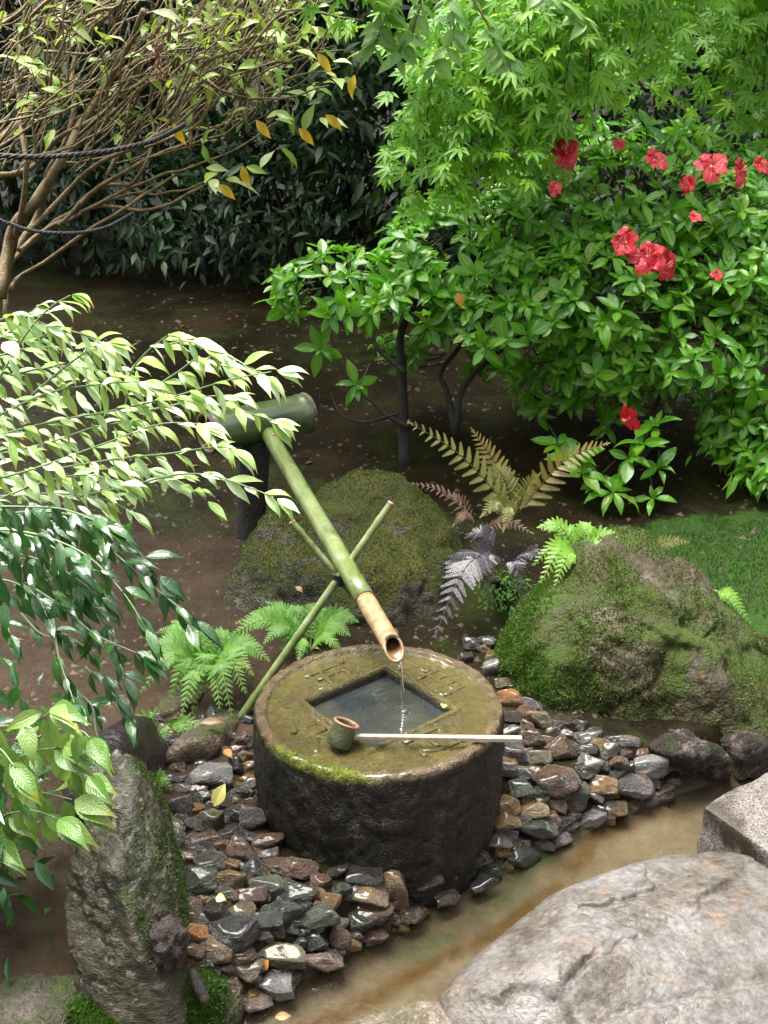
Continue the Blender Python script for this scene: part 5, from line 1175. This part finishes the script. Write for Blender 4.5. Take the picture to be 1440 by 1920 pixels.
fern('green_fern', 'bright green fern behind the basin, crossed by the bamboo cane', on_ground(570, 1235), [((575, 1225), (432, 1190), 2.66, 2.58, .075), ((580, 1220), (500, 1128), 2.7, 2.78, .045, .8), ((585, 1220), (670, 1165), 2.68, 2.62, .065), ((580, 1225), (638, 1218), 2.64, 2.5, .05, .8), ((580, 1225), (545, 1135), 2.7, 2.8, .05, .8), ((575, 1230), (560, 1238), 2.66, 2.48, .06, .7), ((580, 1222), (470, 1150), 2.68, 2.7, .06, .9), ((585, 1222), (620, 1140), 2.7, 2.78, .04, .7), ((578, 1224), (442, 1168), 2.68, 2.64, .07, .9), ((583, 1222), (655, 1190), 2.67, 2.56, .06, .9), ((578, 1224), (495, 1205), 2.66, 2.52, .07, .9), ((582, 1222), (590, 1130), 2.7, 2.8, .05, .8)], gf, 17, 0.050, None, st_g)
fern('green_fern', 'bushy green fern left of the basin above the brown stones', on_ground(390, 1290), [((395, 1270), (262, 1300), 2.5, 2.4, .09), ((395, 1270), (340, 1345), 2.48, 2.32, .08), ((400, 1268), (412, 1330), 2.48, 2.34, .08), ((395, 1265), (285, 1215), 2.54, 2.56, .07), ((400, 1265), (505, 1238), 2.52, 2.46, .07), ((400, 1268), (462, 1300), 2.5, 2.38, .08), ((398, 1262), (350, 1185), 2.58, 2.66, .05), ((398, 1264), (440, 1190), 2.56, 2.62, .05), ((395, 1268), (290, 1258), 2.5, 2.46, .07), ((398, 1270), (380, 1300), 2.48, 2.38, .09, .8), ((398, 1266), (300, 1180), 2.56, 2.62, .06, .9), ((398, 1266), (475, 1265), 2.5, 2.42, .07, .9), ((392, 1266), (262, 1240), 2.52, 2.5, .08, .9), ((396, 1266), (316, 1318), 2.48, 2.36, .09), ((400, 1266), (435, 1345), 2.48, 2.33, .09, .9), ((402, 1264), (490, 1212), 2.55, 2.54, .06, .9), ((396, 1262), (322, 1165), 2.6, 2.68, .05, .9), ((398, 1264), (395, 1190), 2.58, 2.66, .06, .9), ((398, 1268), (360, 1340), 2.48, 2.34, .09, .9)], gf, 16, 0.050, None, st_g)
fern('small_fern', 'small fern hanging over the dark brown boulder left of the basin', on_ground(300, 1395), [((310, 1385), (400, 1385), 2.32, 2.24, .05), ((305, 1385), (372, 1405), 2.32, 2.22, .06, .8), ((300, 1385), (262, 1400), 2.32, 2.28, .05), ((305, 1383), (330, 1350), 2.36, 2.38, .04), ((303, 1384), (280, 1360), 2.36, 2.36, .05), ((303, 1386), (320, 1410), 2.32, 2.24, .05, .8), ((303, 1384), (250, 1370), 2.34, 2.33, .05)], gf, 11, 0.034, None, st_g)
fern('small_fern', 'little bright fern tuft beside the top of the standing rock', on_ground(285, 1475), [((285, 1478), (322, 1480), 2.08, 2.04, .03), ((283, 1478), (310, 1465), 2.1, 2.08, .03), ((283, 1478), (272, 1462), 2.1, 2.08, .03), ((283, 1480), (300, 1492), 2.08, 2.04, .03)], [gf[1]], 9, 0.024, None, st_g)
gd = [leaf_mat('golden_fern_leaflet', [(0.15, 0.115, 0.014), (0.22, 0.155, 0.02), (0.12, 0.125, 0.02)], 0.45, 0.3, (0.4, 0.28, 0.04), 0, (0.30, 0.12, 0.015)), leaf_mat('olive_fern_leaflet', [(0.14, 0.17, 0.035), (0.22, 0.22, 0.05)], 0.45, 0.3, (0.3, 0.28, 0.05), 0, (0.28, 0.15, 0.02))]
st_b = plain('brown_stalk', (0.08, 0.04, 0.015), (0.16, 0.09, 0.03), 60, 0.5, 0.2)
fern('golden_fern', 'yellow turning fern with spread fronds under the azalea', on_ground(955, 1000), [((965, 965), (760, 787), 3.22, 3.1, .04, 1.0), ((965, 960), (885, 805), 3.26, 3.3, .03, .9), ((970, 965), (1142, 830), 3.22, 3.15, .06, 1.0), ((960, 970), (905, 965), 3.18, 3.08, .05, .6), ((965, 970), (945, 990), 3.16, 3.08, .05, .5), ((965, 962), (925, 870), 3.26, 3.26, .03, .8), ((968, 965), (1010, 890), 3.24, 3.22, .03, .6)], gd, 14, 0.078, None, st_b, bare=0.08, tilt=(0, -0.75, 0.65))
pf = [leaf_mat('purple_fern_leaflet', [(0.016, 0.011, 0.015), (0.032, 0.026, 0.032), (0.010, 0.008, 0.010)], 0.36, 0.05, (0.12, 0.06, 0.12), 0)]
fern('purple_fern', 'dark purplish fern frond hanging between the two mossy rocks', on_ground(935, 1095), [((925, 1030), (812, 1200), 2.95, 2.68, .08, 1.25), ((930, 1040), (880, 1005), 2.98, 3.0, .04, .6), ((925, 1045), (905, 1100), 2.95, 2.84, .05, .7), ((935, 1075), (1020, 1035), 2.95, 2.9, .03, .6), ((940, 1060), (985, 1110), 2.93, 2.84, .05, .6), ((935, 1060), (870, 1075), 2.94, 2.86, .05, .8)], pf, 14, 0.078, None, plain('purple_stalk', (0.04, 0.02, 0.03), (0.08, 0.04, 0.05), 60, 0.4, 0.2), tilt=(0, -0.65, 0.75))
bf = [leaf_mat('lime_fern_leaflet', [(0.12, 0.28, 0.022), (0.20, 0.38, 0.035), (0.15, 0.33, 0.026)], 0.45, 0.35, (0.32, 0.62, 0.08), 0)]
fern('lime_fern', 'bright lime fern growing over the top of the mossy rock', on_ground(1060, 1100), [((1085, 1045), (1010, 988), 2.86, 2.86, .05), ((1085, 1045), (1165, 1020), 2.86, 2.82, .05), ((1085, 1045), (1105, 982), 2.88, 2.92, .03), ((1085, 1048), (1050, 990), 2.88, 2.92, .03), ((1085, 1050), (1012, 1095), 2.84, 2.72, .07, 1.1), ((1085, 1050), (1040, 1100), 2.84, 2.7, .06, 1.0), ((1085, 1048), (1140, 1050), 2.84, 2.78, .05, .8), ((1085, 1050), (1000, 1060), 2.84, 2.78, .06, .9)], bf, 13, 0.046, pin_b, st_g, tilt=(0, -0.6, 0.8))
fern('small_fern', 'single olive yellow fern frond behind the top of the mossy rock', on_ground(1190, 1060), [((1195, 1050), (1292, 1016), 3.1, 3.05, .03)], [gd[1]], 13, 0.036, pin_b, st_b, tilt=(0, -0.8, 0.6))
fern('small_fern', 'pale green fern tip at the right edge beside the lawn', on_ground(1350, 1170), [((1335, 1105), (1408, 1170), 2.95, 2.85, .03), ((1340, 1110), (1390, 1150), 2.95, 2.86, .03, .8)], [bf[0]], 12, 0.032, pin_b, st_g, tilt=(0, -0.8, 0.6))
br_f = [leaf_mat('withered_leaflet', [(0.075, 0.035, 0.016), (0.14, 0.075, 0.04)], 0.5, 0.2, (0.15, 0.07, 0.03), 0)]
fern('withered_fern', 'withered brown fern fronds lying behind the mossy boulder', on_ground(880, 985), [((895, 985), (770, 905), 3.35, 3.3, .04, .8), ((890, 985), (840, 930), 3.4, 3.4, .04, .6), ((895, 985), (850, 985), 3.3, 3.22, .04, .7), ((900, 990), (1000, 1000), 3.2, 3.1, .03, .7)], br_f, 11, 0.05, None, st_b)
# green creeping moss patch in the dark gap left of the mossy rock
gap = at_z(925, 1150, 0.05)
# seedling above the boulder
sd_ = thing('seedling', 'tiny green seedling just above the mossy boulder', 'plant', on_ground(668, 925))
p0 = np.array(sd_.location); V, Fc = tube([p0, p0 + UP * 0.05, p0 + UP * 0.07], [.0015, .0012, .001], 5); wpart('stem', mesh('stem', V, Fc, m_stem), sd_)
lm = mesh('leaf', *leaf_shape(0.25)[:2], gf[0], leaf_shape(0.25)[2])
for k_ in range(6): link('leaf', lm, sd_, Matrix(leafM((0, 0, 0.04 + 0.006 * k_), (math.cos(k_ * 2.4), math.sin(k_ * 2.4), 0.3), (0, -.4, 1), 0.026).tolist()))

# ------------------------------------------------------------------ fallen leaves, bark and stick
def fallen(name, label, px, py, s_, cols, d_=(0.4, -0.5, 0.1), lift=0.05, w_=0.26, z=None, n=(0.1, -0.5, 0.9)):
    me = mesh(name, *leaf_shape(w_, 8, 0.35, 0.1, 0.8, 0.5)[:2], leaf_mat(name + '_colour', cols, 0.35, 0.25, None, 0.25), leaf_shape(w_, 8)[2])
    P = at_z(px, py, z) if z is not None else on_ground(px, py, lift); k_ = project(P)[2] / F
    o = link(name, me, M=Matrix(leafM(P - norm(d_) * s_ * k_ * 0.5, d_, n, s_ * k_).tolist())); tag(o, label, 'leaf')
fallen('fallen_leaf', 'curled yellow green leaf fallen on the olive stone left of the basin', 412, 1488, 50, [(0.42, 0.40, 0.08), (0.5, 0.45, 0.12)], (0.25, 0.4, 0.5), 0.055)
fallen('fallen_petal', 'pale yellow petal on the dark speckled stone', 414, 1684, 22, [(0.75, 0.70, 0.25), (0.8, 0.75, 0.3)], (0.5, -0.2, 0.1), 0.06, 0.4)
fallen('fallen_leaf', 'rusty orange leaf floating in the stream at the bottom', 532, 1905, 34, [(0.36, 0.18, 0.08), (0.45, 0.27, 0.13)], (1, 0.1, 0.05), 0.0, 0.22, z=WATER_Z + 0.004)
fallen('fallen_leaf', 'orange leaf standing between stones near the maroon slab', 496, 1808, 34, [(0.34, 0.14, 0.03), (0.42, 0.2, 0.05)], (0.3, 0.3, 0.7), 0.03)
fallen('fallen_leaf', 'brown leaf lying on the mossy boulder', 562, 1105, 20, [(0.22, 0.11, 0.05), (0.28, 0.15, 0.07)], (0.5, -0.3, -0.2), z=0.235)
fallen('fallen_leaf', 'reddish leaf caught in the bushy fern by the basin', 452, 1248, 36, [(0.32, 0.12, 0.06), (0.5, 0.35, 0.12)], (0.5, -0.3, 0.3), z=0.13, w_=0.35)
fallen('fallen_leaf', 'orange leaf lying beside the foot of the bamboo prop', 428, 1412, 30, [(0.36, 0.17, 0.04), (0.42, 0.22, 0.06)], (0.4, -0.5, 0.0), 0.05)
fallen('fallen_leaf', 'long tan leaf lying on the flat stone left of the basin', 400, 1352, 48, [(0.24, 0.15, 0.08), (0.3, 0.2, 0.11)], (1, 0.15, 0.05), 0.075, 0.15)
fallen('fallen_leaf', 'small green leaf at the right corner of the basin mouth', 832, 1322, 20, [(0.35, 0.48, 0.12), (0.4, 0.5, 0.16)], (0.1, 0.6, 0.05), z=BH + 0.006, w_=0.32)
fallen('fallen_leaf', 'orange leaf stuck to the lower right side of the basin', 885, 1558, 24, [(0.34, 0.14, 0.03), (0.4, 0.18, 0.05)], (0.1, 0.2, 0.9), z=0.035, n=(0.5, -0.9, 0.1))
fallen('fallen_leaf', 'cream and rust leaf caught in the pale nandina at the left edge', 22, 655, 52, [(0.7, 0.55, 0.35), (0.75, 0.6, 0.4)], (0.6, -0.4, -0.3), z=at_y(22, 655, 1.92)[2], w_=0.3)
fallen('fallen_leaf', 'orange brown leaf hanging in the azalea above its trunk', 862, 563, 30, [(0.45, 0.22, 0.03), (0.5, 0.28, 0.05)], (0.2, -0.3, -0.8), z=at_y(862, 563, 3.75)[2], w_=0.32, n=(0, -1, 0.3))
r_ = np.random.default_rng(77); used_ = set()
marks = [((465, 1000), 'the dark bamboo post'), ((640, 905), 'the back of the mossy boulder'), ((760, 860), 'the azalea trunk'), ((960, 980), 'the golden fern'), ((400, 1250), 'the bushy fern'), ((1250, 980), 'the lawn edge'), ((300, 1080), 'the drooping dark leaves'), ((420, 1120), 'the left side of the mossy boulder'), ((640, 760), 'the thick cross piece'), ((250, 580), 'the top of the pale sprays'), ((480, 560), 'the dark shrubs at the back')]
for k_ in range(90):                                 # litter scattered on the earth
    px, py = r_.uniform(60, 700), r_.uniform(560, 1260)
    if r_.random() < 0.3: px, py = r_.uniform(960, 1430), r_.uniform(880, 1020)
    ci = int(r_.integers(0, 4)); c_ = [(0.20, 0.085, 0.03), (0.15, 0.09, 0.035), (0.23, 0.13, 0.045), (0.11, 0.05, 0.024)][ci]
    mk_ = min(marks, key=lambda q_: math.hypot(q_[0][0] - px, q_[0][1] - py))[1]
    lb = 'small %s fallen leaf on the earth near %s' % (('rusty', 'brown', 'tan', 'dark brown')[ci], mk_)
    if lb in used_ or (k_ > 26): continue
    used_.add(lb)
    P = on_ground(px, py, 0.006); me = bpy.data.meshes.get('litter_leaf_%d' % ci) or mesh('litter_leaf_%d' % ci, *leaf_shape(0.25, 6, 0.3, 0.1)[:2], leaf_mat('litter_%d' % ci, [c_, tuple(x_ * 1.2 for x_ in c_)], 0.5, 0.15, None, 0.2), leaf_shape(0.25, 6)[2])
    o = link('litter_leaf', me, M=Matrix(leafM(P, (math.cos(k_ * 1.9), math.sin(k_ * 1.9), 0.05), (0.1 * math.sin(k_), 0, 1), r_.uniform(0.02, 0.04)).tolist())); tag(o, lb, 'leaf', 'litter leaves on the earth')
# bark on the standing rock
c_ = at_y(318, 1772, 1.46); D_i, F_i = ico(4)
V = D_i * np.array((0.030, 0.022, 0.050)); V = V + D_i * (0.010 * fbm(D_i * 3.3 + 2, 4) + 0.006 * fbm(D_i * 11, 3))[:, None]
o = link('bark_chunk', mesh('bark_chunk', V, F_i, plain('rotten_bark', (0.012, 0.008, 0.006), (0.085, 0.060, 0.048), 60, 0.6, 1.2)), M=T(c_)); tag(o, 'chunk of crumbling dark bark stuck on the standing rock', 'bark')
c_ = at_z(372, 1855, 0.065)
V, Fc = tube(catmull([at_z(360, 1822, 0.07), at_z(372, 1850, 0.078), at_z(390, 1882, 0.06)], 12), np.array([.004, .009, .010, .011, .010, .012, .010, .011, .010, .009, .009, .006]) , 9)
V = V + 0.003 * np.c_[vnoise(V * 60), vnoise(V * 60 + 4), vnoise(V * 60 + 8)]
tag(link('dead_stick', mesh('dead_stick', V - c_, Fc, bark_d), M=T(c_)), 'short dark stick lying on the moss capped stone', 'stick')

# ------------------------------------------------------------------ mossy lawn blades on the right
n_ = 26000; X = np.c_[rng.uniform(lawn_c[0] - 0.75, lawn_c[0] + 0.8, n_), rng.uniform(lawn_c[1] - 0.5, lawn_c[1] + 0.45, n_)]
keep = np.hypot((X[:, 0] - lawn_c[0]) / 1.3, (X[:, 1] - lawn_c[1]) / 0.75) + 0.17 * fbm(np.c_[X * 7, np.zeros(n_)], 4) < 0.48
X = X[keep]; n_ = len(X); P = np.c_[X, gz(X) - 0.002]
d_ = np.c_[rng.normal(0, .35, (n_, 2)), np.ones(n_)]; s_ = np.c_[rng.normal(0, 1, (n_, 2)), np.zeros(n_)]; s_ /= np.linalg.norm(s_, axis=1)[:, None]; L_ = rng.uniform(.008, .020, n_)[:, None]
link('lawn_grass', mesh('lawn_grass', np.stack([P - s_ * .0016, P + s_ * .0016, P + d_ * L_], 1).reshape(-1, 3), np.arange(3 * n_).reshape(-1, 3), leaf_mat('lawn_blade', [(0.010, 0.038, 0.006), (0.022, 0.062, 0.009), (0.034, 0.055, 0.012)], 0.55, 0.3, vein=0), smooth=False), kind='stuff')

# ------------------------------------------------------------------ dark evergreen shrubs and trees behind
sl = [leaf_shape(0.17, 5, 0.25, 0.22, 0.85, pw=1.1)]
bgm = [leaf_mat('evergreen_leaf', [(0.006, 0.021, 0.006), (0.013, 0.042, 0.010), (0.030, 0.080, 0.015)], 0.5, 0.15, (0.04, 0.13, 0.015), 0)]
bgm2 = [leaf_mat('deep_evergreen_leaf', [(0.004, 0.014, 0.004), (0.009, 0.028, 0.007), (0.006, 0.020, 0.005), (0.020, 0.055, 0.012)], 0.72, 0.12, (0.03, 0.09, 0.015), 0)]
def bush(label, base, rad_, n_, ln_, mats, name='evergreen_shrub', group='evergreen shrubs in the shade behind', cut=-0.6, stems=3):
    base = np.array((base[0], base[1], float(gz(np.array([base[:2]]))[0])))
    t_ = thing(name, label, 'shrub', base, group); c_ = base + UP * rad_[2]
    k_ = max(20, n_ // 26); D = rng.normal(0, 1, (k_, 3)); D /= np.linalg.norm(D, axis=1)[:, None]
    C_ = c_ + D * np.array(rad_) * rng.uniform(0.55, 1.0, (k_, 1)); Ms = []
    for i_ in range(n_):
        q_ = C_[i_ % k_] + rng.normal(0, min(0.085, rad_[0] * 0.25), 3); o_ = D[i_ % k_]
        if q_[2] < base[2] + 0.02: continue
        Ms.append(leafM(q_, norm(o_ * 0.5 + np.array((0, -0.15, -0.25)) + jit(0.6)), norm(UP + o_ * 0.4 + jit(0.5)), ln_ * rng.uniform(0.5, 1.2)))
    me = mass('foliage', (sl[0]), Ms, mats[0]); wpart('foliage', me, t_, 'stuff')
    for k_ in range(stems):
        e_ = c_ + np.array((rng.uniform(-.5, .5) * rad_[0], rng.uniform(-.5, .5) * rad_[1], rad_[2] * 0.4)); V, Fc = tube(catmull([base - UP * .05, (base + e_) / 2 + jit(0.05), e_], 8), np.linspace(.022, .008, 8), 7); wpart('stem', mesh('stem', V, Fc, bark_d), t_)
    return t_
for lb, px, yy, rd, n_, ln_ in [
    ('drooping dark evergreen shrub behind the base of the bare branches', 190, 6.6, (.75, .5, .55), 1500, .10), ('low dark evergreen shrub at the back edge of the earth, centre left', 390, 6.4, (.6, .45, .38), 900, .09), ('dark evergreen shrub just left of the azalea at the back', 560, 6.3, (.6, .5, .55), 1400, .095),
    ('bluish dark evergreen shrub standing behind the azalea left end', 720, 6.2, (.55, .5, .85), 2000, .11), ('dark evergreen shrub hidden behind the azalea trunks', 900, 6.4, (.7, .5, .5), 1500, .12), ('dark shrub in the deep shade at the right behind the azalea', 1300, 5.7, (.7, .5, .6), 1600, .11), ('shaded dark evergreen shrub at the far left behind the bare branches', 20, 6.8, (.8, .6, .8), 1500, .11)]:
    bush(lb, (at_y(px, 500, yy)[0], yy), rd, n_, ln_, bgm)
bush('shaded leafy shrub at the right edge below the azalea', (at_y(1420, 900, 3.75)[0], 3.75), (.16, .2, .22), 420, .075, [az_m[0]], name='shaded_shrub', group=None)
bush('added dark leafy shrub making the shade at the lower left edge behind the light leaves', (-0.88, 1.62), (.24, .26, .24), 800, .06, [dark_l[0]], name='shaded_shrub', group=None)  # shrub added to make the shade under the light nandina
bush('small dark green creeping plant in the gap left of the mossy rock', at_z(935, 1165, 0.04)[:2], (.075, .07, .075), 420, .018, [gf[0]], name='creeping_plant', group=None)
for lb, x_, yy, rd in [('tall dark evergreen hedge bush at the back left', -2.5, 7.8, (1.4, .9, 1.8)), ('tall dark evergreen hedge bush at the back, left of centre', -0.9, 7.7, (1.2, .9, 1.75)), ('tall dark evergreen hedge bush at the back, centre', 0.4, 7.7, (1.2, .9, 1.8)), ('tall dark evergreen hedge bush at the back, right of centre', 1.8, 7.8, (1.3, .9, 1.8)), ('tall dark evergreen hedge bush at the back right', 3.3, 7.6, (1.4, .9, 1.85))]:
    bush(lb, (x_, yy), rd, 6500, .115, bgm2, name='hedge_bush', group='tall hedge bushes along the back')
for k_, (lb, x_, yy, zz, rx) in enumerate([('tall dark evergreen tree rising over the back left', -2.2, 8.3, 3.5, 2.3), ('tall dark evergreen tree rising over the back centre', 0.3, 8.6, 3.6, 2.3), ('tall dark evergreen tree rising over the back right', 5.4, 8.6, 3.6, 2.2)]):
    b_ = np.array((x_, yy, float(gz(np.array([[x_, yy]]))[0]))); t_ = thing('evergreen_tree', lb, 'tree', b_, 'tall evergreen trees at the back')
    V, Fc = tube(catmull([b_ - UP * .1, b_ + UP * 1.5 + jit(.08), b_ + UP * 3.2], 10), np.linspace(.13, .07, 10), 12); wpart('trunk', mesh('trunk', V, Fc, bark_d), t_)
    Ms = []; c_ = np.array((x_ - (0.5 if x_ < -1 else 0), yy - (0.1 if x_ < -1 else 1.2), zz + 0.7)); kk = 170; D = rng.normal(0, 1, (kk, 3)); D /= np.linalg.norm(D, axis=1)[:, None]; C_ = c_ + D * np.array((rx, 1.9, 0.9)) * rng.uniform(.3, 1, (kk, 1)) ** .5
    for i_ in range(7000): Ms.append(leafM(C_[i_ % kk] + rng.normal(0, .22, 3), norm(D[i_ % kk] * .6 + np.array((0, 0, -.3)) + jit(.5)), norm(UP + jit(.5)), rng.uniform(.2, .34)))
    wpart('crown', mass('crown', sl[0], Ms, bgm2[0]), t_, 'stuff')
    for k2 in range(4):
        e_ = C_[k2 * 7]; V, Fc = tube(catmull([b_ + UP * 2.2, (b_ + UP * 2.6 + e_) / 2, e_], 8), np.linspace(.05, .02, 8), 7); wpart('limb', mesh('limb', V, Fc, bark_d), t_)

for k_, (lb, x_, yy) in enumerate([('added evergreen tree blocking sky light from back left of the viewer', -3.4, -2.6), ('added evergreen tree blocking sky light behind the viewer', 0.2, -3.2), ('added evergreen tree blocking sky light from back right of the viewer', 3.8, -2.4), ('added evergreen tree blocking sky light beyond the right edge', 5.2, 1.8), ('added evergreen tree blocking sky light beyond the left edge', -4.8, 1.6)]):  # unseen trees added round the clearing to block low sky light
    b_ = np.array((x_, yy, float(gz(np.array([[x_, max(yy, -2.9)]]))[0]))); t_ = thing('evergreen_tree', lb, 'tree', b_, 'added evergreen trees that block low sky light')
    V, Fc = tube(catmull([b_ - UP * .1, b_ + UP * 1.5 + jit(.08), b_ + UP * 3.0], 10), np.linspace(.13, .06, 10), 12); wpart('trunk', mesh('trunk', V, Fc, bark_d), t_)
    Ms = []; c_ = b_ + UP * 2.1; kk = 150; D = rng.normal(0, 1, (kk, 3)); D /= np.linalg.norm(D, axis=1)[:, None]; C_ = c_ + D * np.array((1.7, 1.2, 1.9)) * rng.uniform(.3, 1, (kk, 1)) ** .5
    for i_ in range(4200): Ms.append(leafM(C_[i_ % kk] + rng.normal(0, .2, 3), norm(D[i_ % kk] * .6 + np.array((0, 0, -.3)) + jit(.5)), norm(UP + jit(.6)), rng.uniform(.22, .36)))
    wpart('crown', mass('crown', sl[0], Ms, bgm2[0]), t_, 'stuff')

# crumbs, twigs and bits of leaf that lie on the bare earth: nobody could count them
n_ = 9000; X = np.c_[rng.uniform(-1.6, 2.2, n_), 2.35 + 4.2 * rng.random(n_) ** 1.5]
X = X[polydist(X, bank) > 0.22]; X = X[np.hypot(X[:, 0] - B0[0], X[:, 1] - B0[1]) > 0.3]; n_ = len(X)
P = np.c_[X, gz(X)]; a_ = rng.uniform(0, 6.28, n_); L_ = (0.003 + 0.016 * rng.random(n_) ** 4)[:, None]; w_ = L_ * rng.uniform(0.3, 0.9, (n_, 1))
dx = np.c_[np.cos(a_), np.sin(a_), np.zeros(n_)]; dy = np.c_[-np.sin(a_), np.cos(a_), np.zeros(n_)]; hz = np.c_[np.zeros((n_, 2)), rng.uniform(.4, 1, n_)] * L_ * 0.7
V = np.stack([P - dx * L_ - dy * w_ - hz * .2, P + dx * L_ - dy * w_ - hz * .2, P + dy * w_ - hz * .2, P + hz], 1).reshape(-1, 3); b_ = np.arange(n_)[:, None, None] * 4
FF = (np.array([(0, 1, 3), (1, 2, 3), (2, 0, 3)])[None] + b_).reshape(-1, 3)
link('soil_crumbs', mesh('soil_crumbs', V, FF, leaf_mat('crumb', [(0.010, 0.007, 0.004), (0.035, 0.022, 0.011), (0.075, 0.040, 0.017), (0.016, 0.011, 0.006), (0.028, 0.032, 0.008)], 0.7, 0.05, vein=0), smooth=False), kind='stuff')
